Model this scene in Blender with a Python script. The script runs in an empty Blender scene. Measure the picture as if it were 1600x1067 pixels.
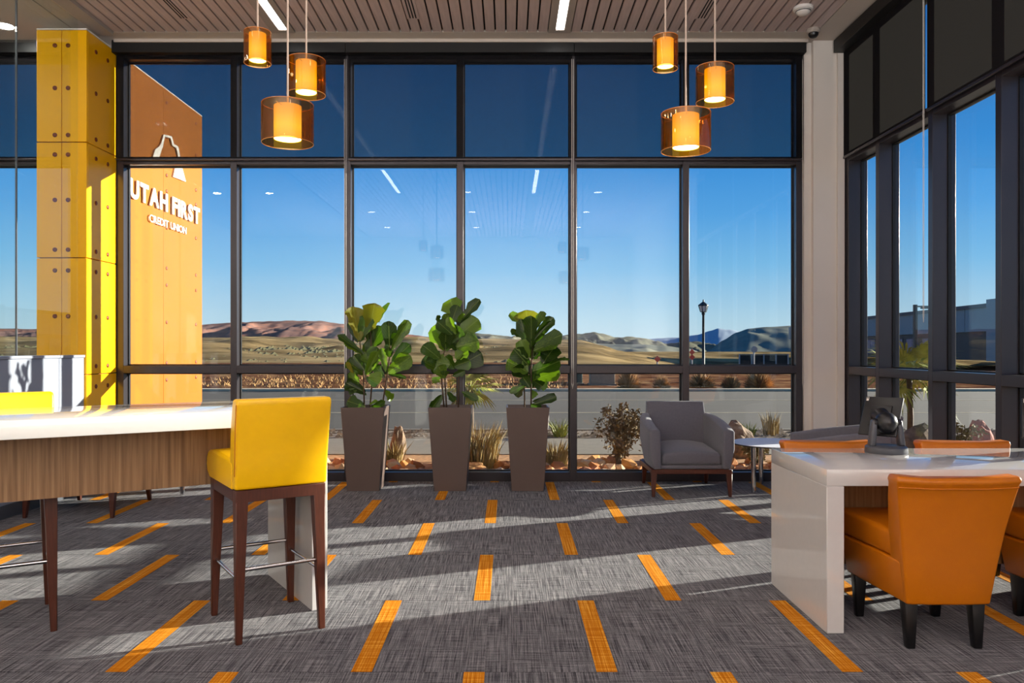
import bpy, bmesh, math, random
from mathutils import Vector, Matrix, noise as _nz
R = math.radians
rnd = random.Random(7)
scene = bpy.context.scene
COL = scene.collection

# ------------------------------------------------------------------ camera, sky, sun, exposure
F, VX, VY, EYE = 1240.0, 795.0, 544.0, 1.30          # focal length (px of 1600), vanishing point, eye height
cam_d = bpy.data.cameras.new('camera'); cam = bpy.data.objects.new('camera', cam_d); COL.objects.link(cam)
cam.location = (0, 0, EYE); cam.rotation_euler = (R(90), 0, 0)
cam_d.sensor_width = 36; cam_d.lens = F / 1600 * 36
cam_d.shift_x = (800 - VX) / 1600; cam_d.shift_y = (VY - 533.5) / 1600
cam_d.clip_end = 20000
scene.camera = cam
scene.view_settings.view_transform = 'Standard'; scene.view_settings.look = 'None'
scene.view_settings.gamma = 1.0; scene.view_settings.use_curve_mapping = False
scene.view_settings.exposure = 0.0
scene.cycles.max_bounces = 10; scene.cycles.transparent_max_bounces = 24
scene.cycles.diffuse_bounces = 5; scene.cycles.caustics_reflective = False; scene.cycles.caustics_refractive = False
scene.cycles.sample_clamp_indirect = 4.0
SUN_E, SUN_STR = 10.5, 16.5
SUN_DIR = Vector((0.9285, 0.371, math.tan(R(SUN_E)))).normalized()
w = bpy.data.worlds.new('sky'); scene.world = w; w.use_nodes = True
nt = w.node_tree; nt.nodes.clear()
_o = nt.nodes.new('ShaderNodeOutputWorld'); _b = nt.nodes.new('ShaderNodeBackground')
_tc = nt.nodes.new('ShaderNodeTexCoord'); _sx = nt.nodes.new('ShaderNodeSeparateXYZ'); _cr = nt.nodes.new('ShaderNodeValToRGB')
nt.links.new(_tc.outputs['Generated'], _sx.inputs[0]); nt.links.new(_sx.outputs['Z'], _cr.inputs[0])
nt.links.new(_cr.outputs[0], _b.inputs[0]); nt.links.new(_b.outputs[0], _o.inputs[0])
_e = _cr.color_ramp.elements
_e[0].position = 0.0; _e[0].color = (.60, .76, .86, 1)
_e[1].position = 1.0; _e[1].color = (.010, .065, .25, 1)
for p_, c_ in ((.035, (.47, .70, .86)), (.10, (.215, .53, .86)), (.16, (.105, .395, .83)), (.225, (.05, .30, .76)), (.36, (.03, .17, .52))):
    k_ = _e.new(p_); k_.color = (*c_, 1)
_b.inputs[1].default_value = 1.0
sun_d = bpy.data.lights.new('sun', 'SUN'); sun_d.energy = SUN_STR; sun_d.angle = R(.6); sun_d.color = (1.0, .93, .80)
sun = bpy.data.objects.new('sun', sun_d); COL.objects.link(sun); sun.location = (20, 8, 12)
sun.rotation_euler = SUN_DIR.to_track_quat('Z', 'Y').to_euler()
STRIP, DOWN = 15.0, 18.0
# added fill: a broad unseen lamp behind the camera that faces the ceiling
fill_d = bpy.data.lights.new('ceiling_bounce_fill', 'AREA'); fill_d.shape = 'RECTANGLE'; fill_d.size = 8.0; fill_d.size_y = 4.6; fill_d.energy = 1250; fill_d.color = (.93, .97, 1)
fill_lamp = bpy.data.objects.new('ceiling_bounce_fill', fill_d); COL.objects.link(fill_lamp); fill_lamp.location = (-.8, -2.9, 1.32); fill_lamp.rotation_euler = (R(180), 0, 0)

# ------------------------------------------------------------------ materials
MATS = {}
def lin(c):
    return tuple(((v / 255) / 12.92 if v / 255 <= .04045 else ((v / 255 + .055) / 1.055) ** 2.4) for v in c)
def new_mat(name):
    m = bpy.data.materials.new(name); m.use_nodes = True; m.node_tree.nodes.clear(); MATS[name] = m
    n = m.node_tree.nodes; o = n.new('ShaderNodeOutputMaterial')
    return m, n, m.node_tree.links, o
def noise(n, l, scale, vec=None, detail=4, rough=.55, stretch=None, coord='Object'):
    tc = n.new('ShaderNodeTexCoord'); t = n.new('ShaderNodeTexNoise')
    t.inputs['Scale'].default_value = scale; t.inputs['Detail'].default_value = detail; t.inputs['Roughness'].default_value = rough
    src = vec or tc.outputs[coord]
    if stretch:
        mp = n.new('ShaderNodeMapping'); mp.inputs['Scale'].default_value = stretch
        l.new(src, mp.inputs[0]); src = mp.outputs[0]
    l.new(src, t.inputs['Vector'])
    return t
def ramp(n, l, fac, stops):
    c = n.new('ShaderNodeValToRGB'); l.new(fac, c.inputs[0]); e = c.color_ramp.elements
    while len(e) < len(stops): e.new(.5)
    for k, (p, col) in zip(e, stops): k.position = p; k.color = (*col, 1)
    return c
def pmat(name, col, rough=.5, metal=0, var=.12, scale=8, stretch=None, bump=0, bscale=None, spec=.5, coat=0, sheen=0, var2=None, coord='Object'):
    m, n, l, o = new_mat(name)
    b = n.new('ShaderNodeBsdfPrincipled'); l.new(b.outputs[0], o.inputs[0])
    b.inputs['Roughness'].default_value = rough; b.inputs['Metallic'].default_value = metal
    b.inputs['Specular IOR Level'].default_value = spec
    b.inputs['Coat Weight'].default_value = coat; b.inputs['Coat Roughness'].default_value = .08
    b.inputs['Sheen Weight'].default_value = sheen
    t = noise(n, l, scale, stretch=stretch, coord=coord)
    lo = var2 or tuple(c * (1 - var) for c in col); hi = tuple(min(1, c * (1 + var)) for c in col)
    c = ramp(n, l, t.outputs['Fac'], [(.3, lo), (.7, hi)])
    l.new(c.outputs[0], b.inputs['Base Color'])
    if bump:
        t2 = noise(n, l, bscale or scale * 4, stretch=stretch, coord=coord)
        bp = n.new('ShaderNodeBump'); bp.inputs['Strength'].default_value = bump; bp.inputs['Distance'].default_value = .01
        l.new(t2.outputs['Fac'], bp.inputs['Height']); l.new(bp.outputs[0], b.inputs['Normal'])
    return m
def emat(name, col, s):
    m, n, l, o = new_mat(name); e = n.new('ShaderNodeEmission'); e.inputs[0].default_value = (*col, 1); e.inputs[1].default_value = s
    l.new(e.outputs[0], o.inputs[0]); return m
def facing_pow(n, l, p, a, b_):
    """a + b_ * (1-|cos|)^p : a symmetric Schlick reflectance"""
    lw = n.new('ShaderNodeLayerWeight'); lw.inputs[0].default_value = .5
    q = n.new('ShaderNodeMath'); q.operation = 'POWER'; l.new(lw.outputs['Facing'], q.inputs[0]); q.inputs[1].default_value = p
    r = n.new('ShaderNodeMath'); r.operation = 'MULTIPLY_ADD'; l.new(q.outputs[0], r.inputs[0]); r.inputs[1].default_value = b_; r.inputs[2].default_value = a
    return r.outputs[0]
def glass_mat(name, tint, refl=.035, rough=0.0, gcol=(1, 1, 1), body=None):
    m, n, l, o = new_mat(name)
    t = n.new('ShaderNodeBsdfTransparent'); t.inputs[0].default_value = (*tint, 1)
    g = n.new('ShaderNodeBsdfGlossy'); g.inputs['Roughness'].default_value = rough; g.inputs[0].default_value = (*gcol, 1)
    mx = n.new('ShaderNodeMixShader'); l.new(facing_pow(n, l, 5, refl, .85), mx.inputs[0])
    base = t.outputs[0]
    if body:                                # slightly cloudy coloured glass
        d = n.new('ShaderNodeBsdfTranslucent'); d.inputs[0].default_value = (*body, 1); m2 = n.new('ShaderNodeMixShader'); m2.inputs[0].default_value = .05
        l.new(t.outputs[0], m2.inputs[1]); l.new(d.outputs[0], m2.inputs[2]); base = m2.outputs[0]
    l.new(base, mx.inputs[1]); l.new(g.outputs[0], mx.inputs[2]); l.new(mx.outputs[0], o.inputs[0])
    return m
glass_mat('window_glass', (.96, .975, .97), .022)
glass_mat('clear_glass', (.95, .98, .97), .03)
glass_mat('amber_glass', (.88, .63, .30), .06, .02, (1, .85, .65), (.5, .16, .012))
# roller shade: open-weave screen, see-through face on, closing up at grazing angles
def shade_mat():
    m, n, l, o = new_mat('screen_fabric')
    t = n.new('ShaderNodeBsdfTransparent'); d = n.new('ShaderNodeBsdfDiffuse'); tr = n.new('ShaderNodeBsdfTranslucent')
    d.inputs[0].default_value = (.014, .013, .0145, 1); tr.inputs[0].default_value = (.010, .0095, .009, 1)
    ad = n.new('ShaderNodeAddShader'); l.new(d.outputs[0], ad.inputs[0]); l.new(tr.outputs[0], ad.inputs[1])
    lw = n.new('ShaderNodeLayerWeight'); lw.inputs[0].default_value = .5
    mr = n.new('ShaderNodeMapRange'); l.new(lw.outputs['Facing'], mr.inputs[0])
    mr.inputs[1].default_value = .16; mr.inputs[2].default_value = .45; mr.inputs[3].default_value = .46; mr.inputs[4].default_value = .012
    t2 = noise(n, l, 160, detail=1)
    mu = n.new('ShaderNodeMath'); mu.operation = 'MULTIPLY'; l.new(mr.outputs[0], mu.inputs[0])
    r2 = n.new('ShaderNodeMapRange'); l.new(t2.outputs['Fac'], r2.inputs[0]); r2.inputs[3].default_value = .8; r2.inputs[4].default_value = 1.2
    l.new(r2.outputs[0], mu.inputs[1])
    mx = n.new('ShaderNodeMixShader'); l.new(mu.outputs[0], mx.inputs[0]); l.new(ad.outputs[0], mx.inputs[1]); l.new(t.outputs[0], mx.inputs[2])
    l.new(mx.outputs[0], o.inputs[0])
shade_mat()
pmat('frame_metal', lin((50, 44, 49)), .3, .4, .06, 3, spec=.5, coat=.6)
_fm = [q for q in MATS['frame_metal'].node_tree.nodes if q.type == 'BSDF_PRINCIPLED'][0]; _fm.inputs['Coat Roughness'].default_value = .4; _fm.inputs['Coat Weight'].default_value = .45
pmat('frame_black', lin((13, 12, 13)), .5, .1, .1, 3)
pmat('white_wall', lin((212, 204, 196)), .7, 0, .02, 2)
pmat('grey_trim', lin((168, 156, 146)), .6, 0, .03, 3)
pmat('ceiling_paint', lin((196, 184, 172)), .8, 0, .02, 2)
pmat('plenum_black', (.006, .005, .005), .9)
pmat('slat_wood', lin((196, 176, 170)), .55, 0, .10, 6, (6, .5, 6))
pmat('quartz', lin((201, 200, 199)), .035, 0, .015, 30, spec=.6)
pmat('white_low_wall', lin((152, 158, 172)), .25, 0, .01, 3)
pmat('yellow_panel', lin((250, 184, 0)), .32, 0, .03, 1.5, spec=.35)
pmat('orange_panel', (.38, .118, .007), .5, 0, .05, 1.2, spec=.2)
pmat('seam', lin((120, 66, 4)), .7)
pmat('bolt_metal', lin((120, 56, 20)), .45, .3, .1, 20)
pmat('sign_white', lin((240, 236, 228)), .5, 0, .01)
pmat('leather_yellow', lin((250, 196, 2)), .30, 0, .05, 6, bump=.10, bscale=260, spec=.55)
pmat('leather_orange', lin((190, 106, 2)), .36, 0, .05, 6, bump=.10, bscale=260, spec=.45)
pmat('walnut', lin((78, 38, 24)), .38, 0, .22, 10, (12, 12, 1.2), spec=.5)
pmat('black_leg', lin((17, 16, 17)), .35)
pmat('chrome', (.62, .62, .63), .14, 1, .02)
pmat('fabric_grey', lin((102, 101, 110)), .9, 0, .07, 60, bump=.25, bscale=420, sheen=.25)
pmat('planter_brown', lin((96, 80, 74)), .42, 0, .05, 2.5, spec=.4)
pmat('soil', (.012, .009, .007), .95, 0, .5, 60, bump=.8)
pmat('table_white', lin((236, 238, 244)), .55, 0, .01)
pmat('table_edge', lin((40, 42, 48)), .4)
pmat('plastic_black', lin((24, 24, 27)), .32, 0, .08, 10)
pmat('plastic_grey', lin((74, 77, 84)), .38, 0, .05, 10)
pmat('screen_black', (.004, .004, .005), .08)
pmat('white_plastic', lin((224, 218, 212)), .45, 0, .02)
pmat('amber_rim_glint', lin((214, 150, 84)), .2)  # light caught on the glass edges, put into a pale colour
pmat('dead_leaf', lin((122, 102, 66)), .9, 0, .3, 12, var2=lin((70, 58, 40)))
pmat('cable', lin((170, 150, 136)), .5, .3)
pmat('stem_bark', lin((84, 66, 48)), .8, 0, .3, 30)
pmat('concrete', lin((132, 122, 104)), .9, 0, .10, 6, bump=.1)
pmat('curb_stone', lin((206, 190, 158)), .9, 0, .1, 2)
pmat('asphalt', lin((72, 64, 51)), .95, 0, .12, .5, (.15, 3, 1))
pmat('road_paint', lin((176, 160, 128)), .85, 0, .2, 6)
pmat('gravel', lin((140, 122, 100)), .95, 0, .6, 22, bump=1.0)
pmat('bed_soil', lin((186, 138, 88)), .95, 0, .4, 16, bump=.6)
pmat('dry_grass', lin((176, 150, 96)), .9, 0, .35, 5, var2=lin((110, 96, 56)))
pmat('orange_grass', lin((196, 154, 98)), .95, 0, .3, 3, var2=lin((128, 96, 60)))
pmat('sage_shrub', lin((124, 116, 76)), .9, 0, .3, 12, var2=lin((70, 70, 44)))
pmat('palm_green', lin((168, 164, 70)), .6, 0, .3, 6, var2=lin((92, 116, 44)))
pmat('boulder', lin((136, 112, 88)), .9, 0, .4, 9, bump=.8, var2=lin((70, 56, 48)))
pmat('boulder_red', lin((158, 92, 74)), .9, 0, .3, 9, bump=.8)
pmat('lamp_green', lin((22, 40, 44)), .5)
pmat('box_beige', lin((150, 136, 112)), .8); pmat('box_green', lin((44, 84, 76)), .7)
pmat('sign_red', lin((226, 74, 52)), .7); pmat('post_grey', lin((150, 152, 152)), .6)
pmat('fence_dark', lin((30, 38, 38)), .9)
pmat('bld_panel', lin((150, 158, 162)), .8, 0, .03, .2); pmat('bld_base', lin((98, 88, 82)), .9, 0, .08, .4); pmat('bld_cap', lin((78, 82, 88)), .7)
pmat('bld_window', lin((70, 104, 146)), .15, 0, .1, .6)
def rnd_mat(name, stops, rough=.9, bump=.5, scale=14):
    m, n, l, o = new_mat(name); b = n.new('ShaderNodeBsdfPrincipled'); l.new(b.outputs[0], o.inputs[0]); b.inputs['Roughness'].default_value = rough
    oi = n.new('ShaderNodeObjectInfo'); c = ramp(n, l, oi.outputs['Random'], stops)
    t = noise(n, l, scale); r = n.new('ShaderNodeMapRange'); l.new(t.outputs['Fac'], r.inputs[0]); r.inputs[3].default_value = .6; r.inputs[4].default_value = 1.3
    mx = n.new('ShaderNodeMix'); mx.data_type = 'RGBA'; mx.blend_type = 'MULTIPLY'; mx.inputs[0].default_value = 1
    l.new(c.outputs[0], mx.inputs[6]); l.new(r.outputs[0], mx.inputs[7]); l.new(mx.outputs[2], b.inputs['Base Color'])
    if bump:
        bp = n.new('ShaderNodeBump'); bp.inputs['Strength'].default_value = bump; bp.inputs['Distance'].default_value = .02
        l.new(t.outputs['Fac'], bp.inputs['Height']); l.new(bp.outputs[0], b.inputs['Normal'])
rnd_mat('bed_rock', [(0, lin((214, 168, 108))), (.25, lin((196, 104, 44))), (.45, lin((234, 210, 170))), (.65, lin((168, 96, 50))), (.9, lin((222, 158, 88)))])
def leaf_mat(name, c1, c2, c3):
    m, n, l, o = new_mat(name)
    b = n.new('ShaderNodeBsdfPrincipled'); b.inputs['Roughness'].default_value = .32; b.inputs['Specular IOR Level'].default_value = .5
    tr = n.new('ShaderNodeBsdfTranslucent'); mx = n.new('ShaderNodeMixShader'); mx.inputs[0].default_value = .38
    oi = n.new('ShaderNodeObjectInfo'); t = noise(n, l, 9, detail=2)
    ad = n.new('ShaderNodeMath'); ad.operation = 'MULTIPLY_ADD'; l.new(t.outputs['Fac'], ad.inputs[0]); ad.inputs[1].default_value = .45
    l.new(oi.outputs['Random'], ad.inputs[2])
    c = ramp(n, l, ad.outputs[0], [(.15, c1), (.8, c2), (1.25 if False else 1.0, c3)])
    # pale midrib and side veins, in the leaf's own coordinates
    tc = n.new('ShaderNodeTexCoord'); sx = n.new('ShaderNodeSeparateXYZ'); l.new(tc.outputs['Object'], sx.inputs[0])
    def mth(op, a, b_=None, c_=None):
        q = n.new('ShaderNodeMath'); q.operation = op
        for i, v in enumerate((a, b_, c_)):
            if v is None: continue
            if isinstance(v, (int, float)): q.inputs[i].default_value = v
            else: l.new(v, q.inputs[i])
        return q.outputs[0]
    ax = mth('ABSOLUTE', sx.outputs['X']); rib = mth('LESS_THAN', ax, .022)
    fr = mth('FRACT', mth('MULTIPLY', mth('SUBTRACT', sx.outputs['Y'], mth('MULTIPLY', ax, .75)), 8.0)); vein = mth('MULTIPLY', mth('LESS_THAN', fr, .09), .45)
    vm = n.new('ShaderNodeMix'); vm.data_type = 'RGBA'; l.new(mth('MULTIPLY', mth('MAXIMUM', rib, vein), .55), vm.inputs[0])
    l.new(c.outputs[0], vm.inputs[6]); vm.inputs[7].default_value = (*lin((150, 172, 84)), 1)
    l.new(vm.outputs[2], b.inputs['Base Color'])
    br = n.new('ShaderNodeMix'); br.data_type = 'RGBA'; br.blend_type = 'MULTIPLY'; br.inputs[0].default_value = 1
    l.new(c.outputs[0], br.inputs[6]); br.inputs[7].default_value = (1.5, 1.6, .5, 1); br.clamp_result = False
    l.new(br.outputs[2], tr.inputs[0])
    l.new(b.outputs[0], mx.inputs[1]); l.new(tr.outputs[0], mx.inputs[2]); l.new(mx.outputs[0], o.inputs[0])
leaf_mat('fig_leaf', lin((30, 54, 13)), lin((62, 92, 22)), lin((100, 132, 34)))
leaf_mat('fig_leaf_yellow', lin((40, 68, 16)), lin((66, 98, 24)), lin((118, 118, 30)))
def carpet_mat(name, cols, tint_rand, streak, pile):
    m, n, l, o = new_mat(name)
    b = n.new('ShaderNodeBsdfPrincipled'); l.new(b.outputs[0], o.inputs[0])
    b.inputs['Roughness'].default_value = .95; b.inputs['Specular IOR Level'].default_value = .12
    b.inputs['Sheen Weight'].default_value = .62; b.inputs['Sheen Roughness'].default_value = .42
    g = n.new('ShaderNodeNewGeometry'); oi = n.new('ShaderNodeObjectInfo')
    of = n.new('ShaderNodeVectorMath'); of.operation = 'MULTIPLY_ADD'
    l.new(oi.outputs['Random'], of.inputs[0]); of.inputs[1].default_value = (7, 13, 0); l.new(g.outputs['Position'], of.inputs[2])
    t1 = noise(n, l, 1.0, of.outputs[0], 3, .6, streak)
    t2 = noise(n, l, 1.0, of.outputs[0], 3, .6, (streak[1] * 1.6, streak[0] * .8, 1))
    t3 = noise(n, l, 2.2, of.outputs[0], 2)
    a = n.new('ShaderNodeMath'); a.operation = 'MULTIPLY_ADD'; l.new(t3.outputs['Fac'], a.inputs[0]); a.inputs[1].default_value = .5; a.inputs[2].default_value = .15
    mx = n.new('ShaderNodeMix'); l.new(a.outputs[0], mx.inputs[0]); l.new(t1.outputs['Fac'], mx.inputs[2]); l.new(t2.outputs['Fac'], mx.inputs[3])
    c = ramp(n, l, mx.outputs[0], cols)
    c2 = ramp(n, l, mx.outputs[0], pile); l.new(c2.outputs[0], b.inputs['Sheen Tint'])          # pale fuzz on the raised yarns
    hv = n.new('ShaderNodeHueSaturation'); l.new(c.outputs[0], hv.inputs['Color'])
    mr = n.new('ShaderNodeMapRange'); l.new(oi.outputs['Random'], mr.inputs[0]); mr.inputs[3].default_value = 1 - tint_rand; mr.inputs[4].default_value = 1 + tint_rand
    l.new(mr.outputs[0], hv.inputs['Value']); l.new(hv.outputs[0], b.inputs['Base Color'])
    fine = noise(n, l, 330, g.outputs['Position'], 1, .5)
    hm = n.new('ShaderNodeMath'); hm.operation = 'ADD'; l.new(mx.outputs[0], hm.inputs[0]); l.new(fine.outputs['Fac'], hm.inputs[1])
    bp = n.new('ShaderNodeBump'); bp.inputs['Strength'].default_value = .9; bp.inputs['Distance'].default_value = .006
    l.new(hm.outputs[0], bp.inputs['Height']); l.new(bp.outputs[0], b.inputs['Normal'])
carpet_mat('carpet_grey', [(.38, lin((16, 15, 18))), (.5, lin((42, 41, 46))), (.64, lin((96, 94, 98)))], .09, (170, 3.5, 1), [(.38, (.16, .16, .18)), (.5, (.62, .62, .66)), (.62, (1, 1, 1))])
carpet_mat('carpet_orange', [(.38, lin((170, 84, 2))), (.5, lin((200, 116, 8))), (.62, lin((240, 176, 60)))], .03, (190, 1.6, 1), [(.38, (.42, .17, .0)), (.5, (.6, .28, .01)), (.62, (1, .62, .16))])
def wood_mat(name, c1, c2, c3):
    m, n, l, o = new_mat(name); b = n.new('ShaderNodeBsdfPrincipled'); l.new(b.outputs[0], o.inputs[0]); b.inputs['Roughness'].default_value = .5
    t = noise(n, l, 1, detail=5, rough=.6, stretch=(46, 46, 1.3)); c = ramp(n, l, t.outputs['Fac'], [(.3, c1), (.5, c2), (.72, c3)])
    l.new(c.outputs[0], b.inputs['Base Color'])
wood_mat('veneer', lin((104, 76, 48)), lin((146, 112, 76)), lin((176, 142, 102)))
def hill_mat(name, c1, c2, c3, sc, stretch):
    m, n, l, o = new_mat(name); b = n.new('ShaderNodeBsdfPrincipled'); l.new(b.outputs[0], o.inputs[0]); b.inputs['Roughness'].default_value = 1; b.inputs['Specular IOR Level'].default_value = 0
    t = noise(n, l, sc, detail=7, rough=.65, stretch=stretch); c = ramp(n, l, t.outputs['Fac'], [(.36, c1), (.5, c2), (.66, c3)])
    l.new(c.outputs[0], b.inputs['Base Color'])
hill_mat('field', lin((72, 62, 42)), lin((138, 116, 80)), lin((186, 160, 112)), .16, (.45, .8, 3))
hill_mat('verge_dirt', lin((70, 44, 36)), lin((122, 82, 58)), lin((164, 126, 86)), .9, (1, 1, 1))
hill_mat('red_mesa', lin((104, 82, 80)), lin((136, 104, 94)), lin((170, 116, 92)), .012, (1, 1, 6))
hill_mat('olive_hill', lin((78, 80, 70)), lin((108, 108, 92)), lin((136, 132, 112)), .02, (1, 1, 1))
hill_mat('shade_hill', lin((118, 122, 112)), lin((140, 142, 128)), lin((164, 160, 140)), .02, (1, 1, 1))
hill_mat('haze_blue_mountain', lin((172, 186, 198)), lin((176, 190, 200)), lin((180, 194, 204)), .001, (1, 1, 1))  # aerial haze is put into this pale blue-grey base colour
def shade_glow():
    m, n, l, o = new_mat('lamp_shade_glow'); e = n.new('ShaderNodeEmission')
    tc = n.new('ShaderNodeTexCoord'); s = n.new('ShaderNodeSeparateXYZ'); l.new(tc.outputs['Generated'], s.inputs[0])
    c = ramp(n, l, s.outputs['Z'], [(0, (1.3, .92, .02)), (.35, (1.6, 1.25, .08)), (.7, (1.3, .86, .02)), (1, (1.05, .62, .01))])
    l.new(c.outputs[0], e.inputs[0]); e.inputs[1].default_value = 1.25; l.new(e.outputs[0], o.inputs[0])
shade_glow()
emat('lamp_disc', (1, .86, .52), 9); emat('strip_glow', (1, .97, .94), STRIP); emat('down_glow', (1, .96, .9), DOWN); emat('down_glow_left', (1, .96, .9), DOWN * 7)

# ------------------------------------------------------------------ mesh helpers
class MB:
    def __init__(s): s.v = []; s.f = []
    def add(s, v, f):
        k = len(s.v); s.v += [tuple(p) for p in v]; s.f += [tuple(i + k for i in q) for q in f]; return s
    def hexa(s, b, t):
        return s.add(list(b) + list(t), [(3, 2, 1, 0), (4, 5, 6, 7), (0, 1, 5, 4), (1, 2, 6, 5), (2, 3, 7, 6), (3, 0, 4, 7)])
    def box(s, x0, x1, y0, y1, z0, z1):
        return s.hexa([(x0, y0, z0), (x1, y0, z0), (x1, y1, z0), (x0, y1, z0)], [(x0, y0, z1), (x1, y0, z1), (x1, y1, z1), (x0, y1, z1)])
    def taper(s, c0, w0, d0, z0, c1, w1, d1, z1):
        q = lambda c, w_, d, z: [(c[0] - w_ / 2, c[1] - d / 2, z), (c[0] + w_ / 2, c[1] - d / 2, z), (c[0] + w_ / 2, c[1] + d / 2, z), (c[0] - w_ / 2, c[1] + d / 2, z)]
        return s.hexa(q(c0, w0, d0, z0), q(c1, w1, d1, z1))
    def tube(s, pts, r, n=10, cap=True):
        pts = [Vector(p) for p in pts]; rr = r if isinstance(r, (list, tuple)) else [r] * len(pts); V = []; Fc = []
        for i, p in enumerate(pts):
            d = (pts[min(i + 1, len(pts) - 1)] - pts[max(i - 1, 0)]).normalized()
            u = d.cross(Vector((0, 0, 1)) if abs(d.z) < .9 else Vector((1, 0, 0))).normalized(); q = d.cross(u)
            V += [p + (u * math.cos(2 * math.pi * k / n) + q * math.sin(2 * math.pi * k / n)) * rr[i] for k in range(n)]
        for i in range(len(pts) - 1):
            for k in range(n): Fc.append((i * n + k, i * n + (k + 1) % n, (i + 1) * n + (k + 1) % n, (i + 1) * n + k))
        if cap: Fc.append(tuple(range(n))[::-1]); Fc.append(tuple((len(pts) - 1) * n + k for k in range(n)))
        return s.add(V, Fc)
    def lathe(s, prof, n=32, c=(0, 0, 0), capb=False, capt=False):
        V = []; Fc = []
        for r, z in prof: V += [(c[0] + r * math.cos(2 * math.pi * k / n), c[1] + r * math.sin(2 * math.pi * k / n), c[2] + z) for k in range(n)]
        for i in range(len(prof) - 1):
            for k in range(n): Fc.append((i * n + k, i * n + (k + 1) % n, (i + 1) * n + (k + 1) % n, (i + 1) * n + k))
        if capb: Fc.append(tuple(range(n))[::-1])
        if capt: Fc.append(tuple((len(prof) - 1) * n + k for k in range(n)))
        return s.add(V, Fc)
    def prism(s, poly, y0, y1):            # polygon in (x, z), extruded in y
        n = len(poly)
        return s.add([(x, y0, z) for x, z in poly] + [(x, y1, z) for x, z in poly],
                     [tuple(range(n)), tuple(range(2 * n - 1, n - 1, -1))] + [(i, i + n, (i + 1) % n + n, (i + 1) % n) for i in range(n)])
    def mesh(s, name, mat=None, bevel=0, seg=2, smooth=False, subdiv=0):
        me = bpy.data.meshes.new(name); me.from_pydata(s.v, [], s.f)
        bm = bmesh.new(); bm.from_mesh(me)
        bmesh.ops.recalc_face_normals(bm, faces=bm.faces)
        if bevel:
            ed = [e for e in bm.edges if len(e.link_faces) == 2 and e.calc_face_angle(0) > .5]
            bmesh.ops.bevel(bm, geom=ed, offset=bevel, segments=seg, profile=.5, affect='EDGES', clamp_overlap=True)
        bm.to_mesh(me); bm.free()
        if mat: me.materials.append(MATS[mat])
        if smooth or bevel:
            for p in me.polygons: p.use_smooth = True
            if not smooth or smooth == 'auto':
                try: me.set_sharp_from_angle(angle=R(40))
                except Exception: pass
        return me
def link(name, me, parent=None):
    o = bpy.data.objects.new(name, me); COL.objects.link(o)
    if parent: o.parent = parent
    return o
def obj(name, mb, mat, parent=None, bevel=0, seg=2, smooth=False):
    return link(name, mb.mesh(name, mat, bevel, seg, smooth), parent)
def tag(o, label=None, cat=None, group=None, kind=None):
    if label: o['label'] = label
    if cat: o['category'] = cat
    if group: o['group'] = group
    if kind: o['kind'] = kind
    return o
def empty(name, loc, rz=0, label=None, cat=None, group=None, kind=None):
    o = bpy.data.objects.new(name, None); COL.objects.link(o); o.empty_display_size = .1
    o.location = loc; o.rotation_euler = (0, 0, rz)
    return tag(o, label, cat, group, kind)
def dup(root, loc, rz, label):
    def cp(o, par):
        c = o.copy(); COL.objects.link(c); c.parent = par
        for ch in kids.get(o.name, ()): cp(ch, c)
        return c
    kids = {}
    for o in list(bpy.data.objects):
        if o.parent: kids.setdefault(o.parent.name, []).append(o)
    r = cp(root, None); r.location = loc; r.rotation_euler = (0, 0, rz); r['label'] = label
    return r
def P(px, py, y):                         # world point that the photograph shows at pixel (px, py), y metres away
    return Vector(((px - VX) / F * y, y, EYE + (VY - py) / F * y))

# ------------------------------------------------------------------ setting: room shell
WY = 7.75                                  # room face of the back curtain wall
XL, XR, YB = -7.0, 3.25, -5.5
CZ = 4.275
fl = obj('floor', MB().box(XL, XR + .2, YB, WY + .15, -.12, -.004), 'plenum_black'); tag(fl, kind='structure')
S_, D_, Y0_ = .987, .9035, 3.186
tile_me = MB().box(-.2465, .2465, -.4505, .4505, -.004, .0).mesh('carpet_tile', 'carpet_grey')
strip_me = MB().box(-.042, .042, -.4505, .4505, 0, .0012).mesh('carpet_inlay', 'carpet_orange')
for k in range(-9, 6):
    y0 = Y0_ + k * D_; yc = y0 + D_ / 2
    y1 = min(y0 + D_, WY + .02)
    if y0 > WY: continue
    off = .40 if k % 2 == 0 else -.14
    for i in range(-14, 7):
        x = S_ * (off + i * .5 + .25)
        if x - .25 < XL or x > XR + .1: continue
        if k < -2: continue
        o = link('carpet_tile', tile_me, fl); o.location = (x, yc, 0)
        if y1 - y0 < D_ - .01: o.scale.y = (y1 - y0) / D_; o.location.y = (y0 + y1) / 2
    for i in range(-5, 4):
        x = S_ * (off + i)
        if x < -4.6 or x > 3.2 or k < -2: continue
        o = link('carpet_inlay', strip_me, fl); o.location = (x, yc, 0)
        if y1 - y0 < D_ - .01: o.scale.y = (y1 - y0) / D_; o.location.y = (y0 + y1) / 2
obj('carpet_field', MB().box(XL, XR, YB, Y0_ - 2 * D_ - .002, -.004, 0), 'carpet_grey', fl)
obj('carpet_field', MB().box(XL, -6.6, Y0_ - 2 * D_, WY, -.004, 0), 'carpet_grey', fl)
tag(obj('wall_rear', MB().box(XL, XR + .2, YB - .15, YB, -.1, CZ + .15), 'white_wall'), kind='structure')
tag(obj('wall_left', MB().box(XL - .15, XL, YB, WY + .15, -.1, CZ + .15), 'white_wall'), kind='structure')
# solid right wall behind the camera's view, glazing further on
tag(obj('wall_right', MB().box(XR, XR + .2, YB, 2.0, -.1, CZ + .15), 'white_wall'), kind='structure')
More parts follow.
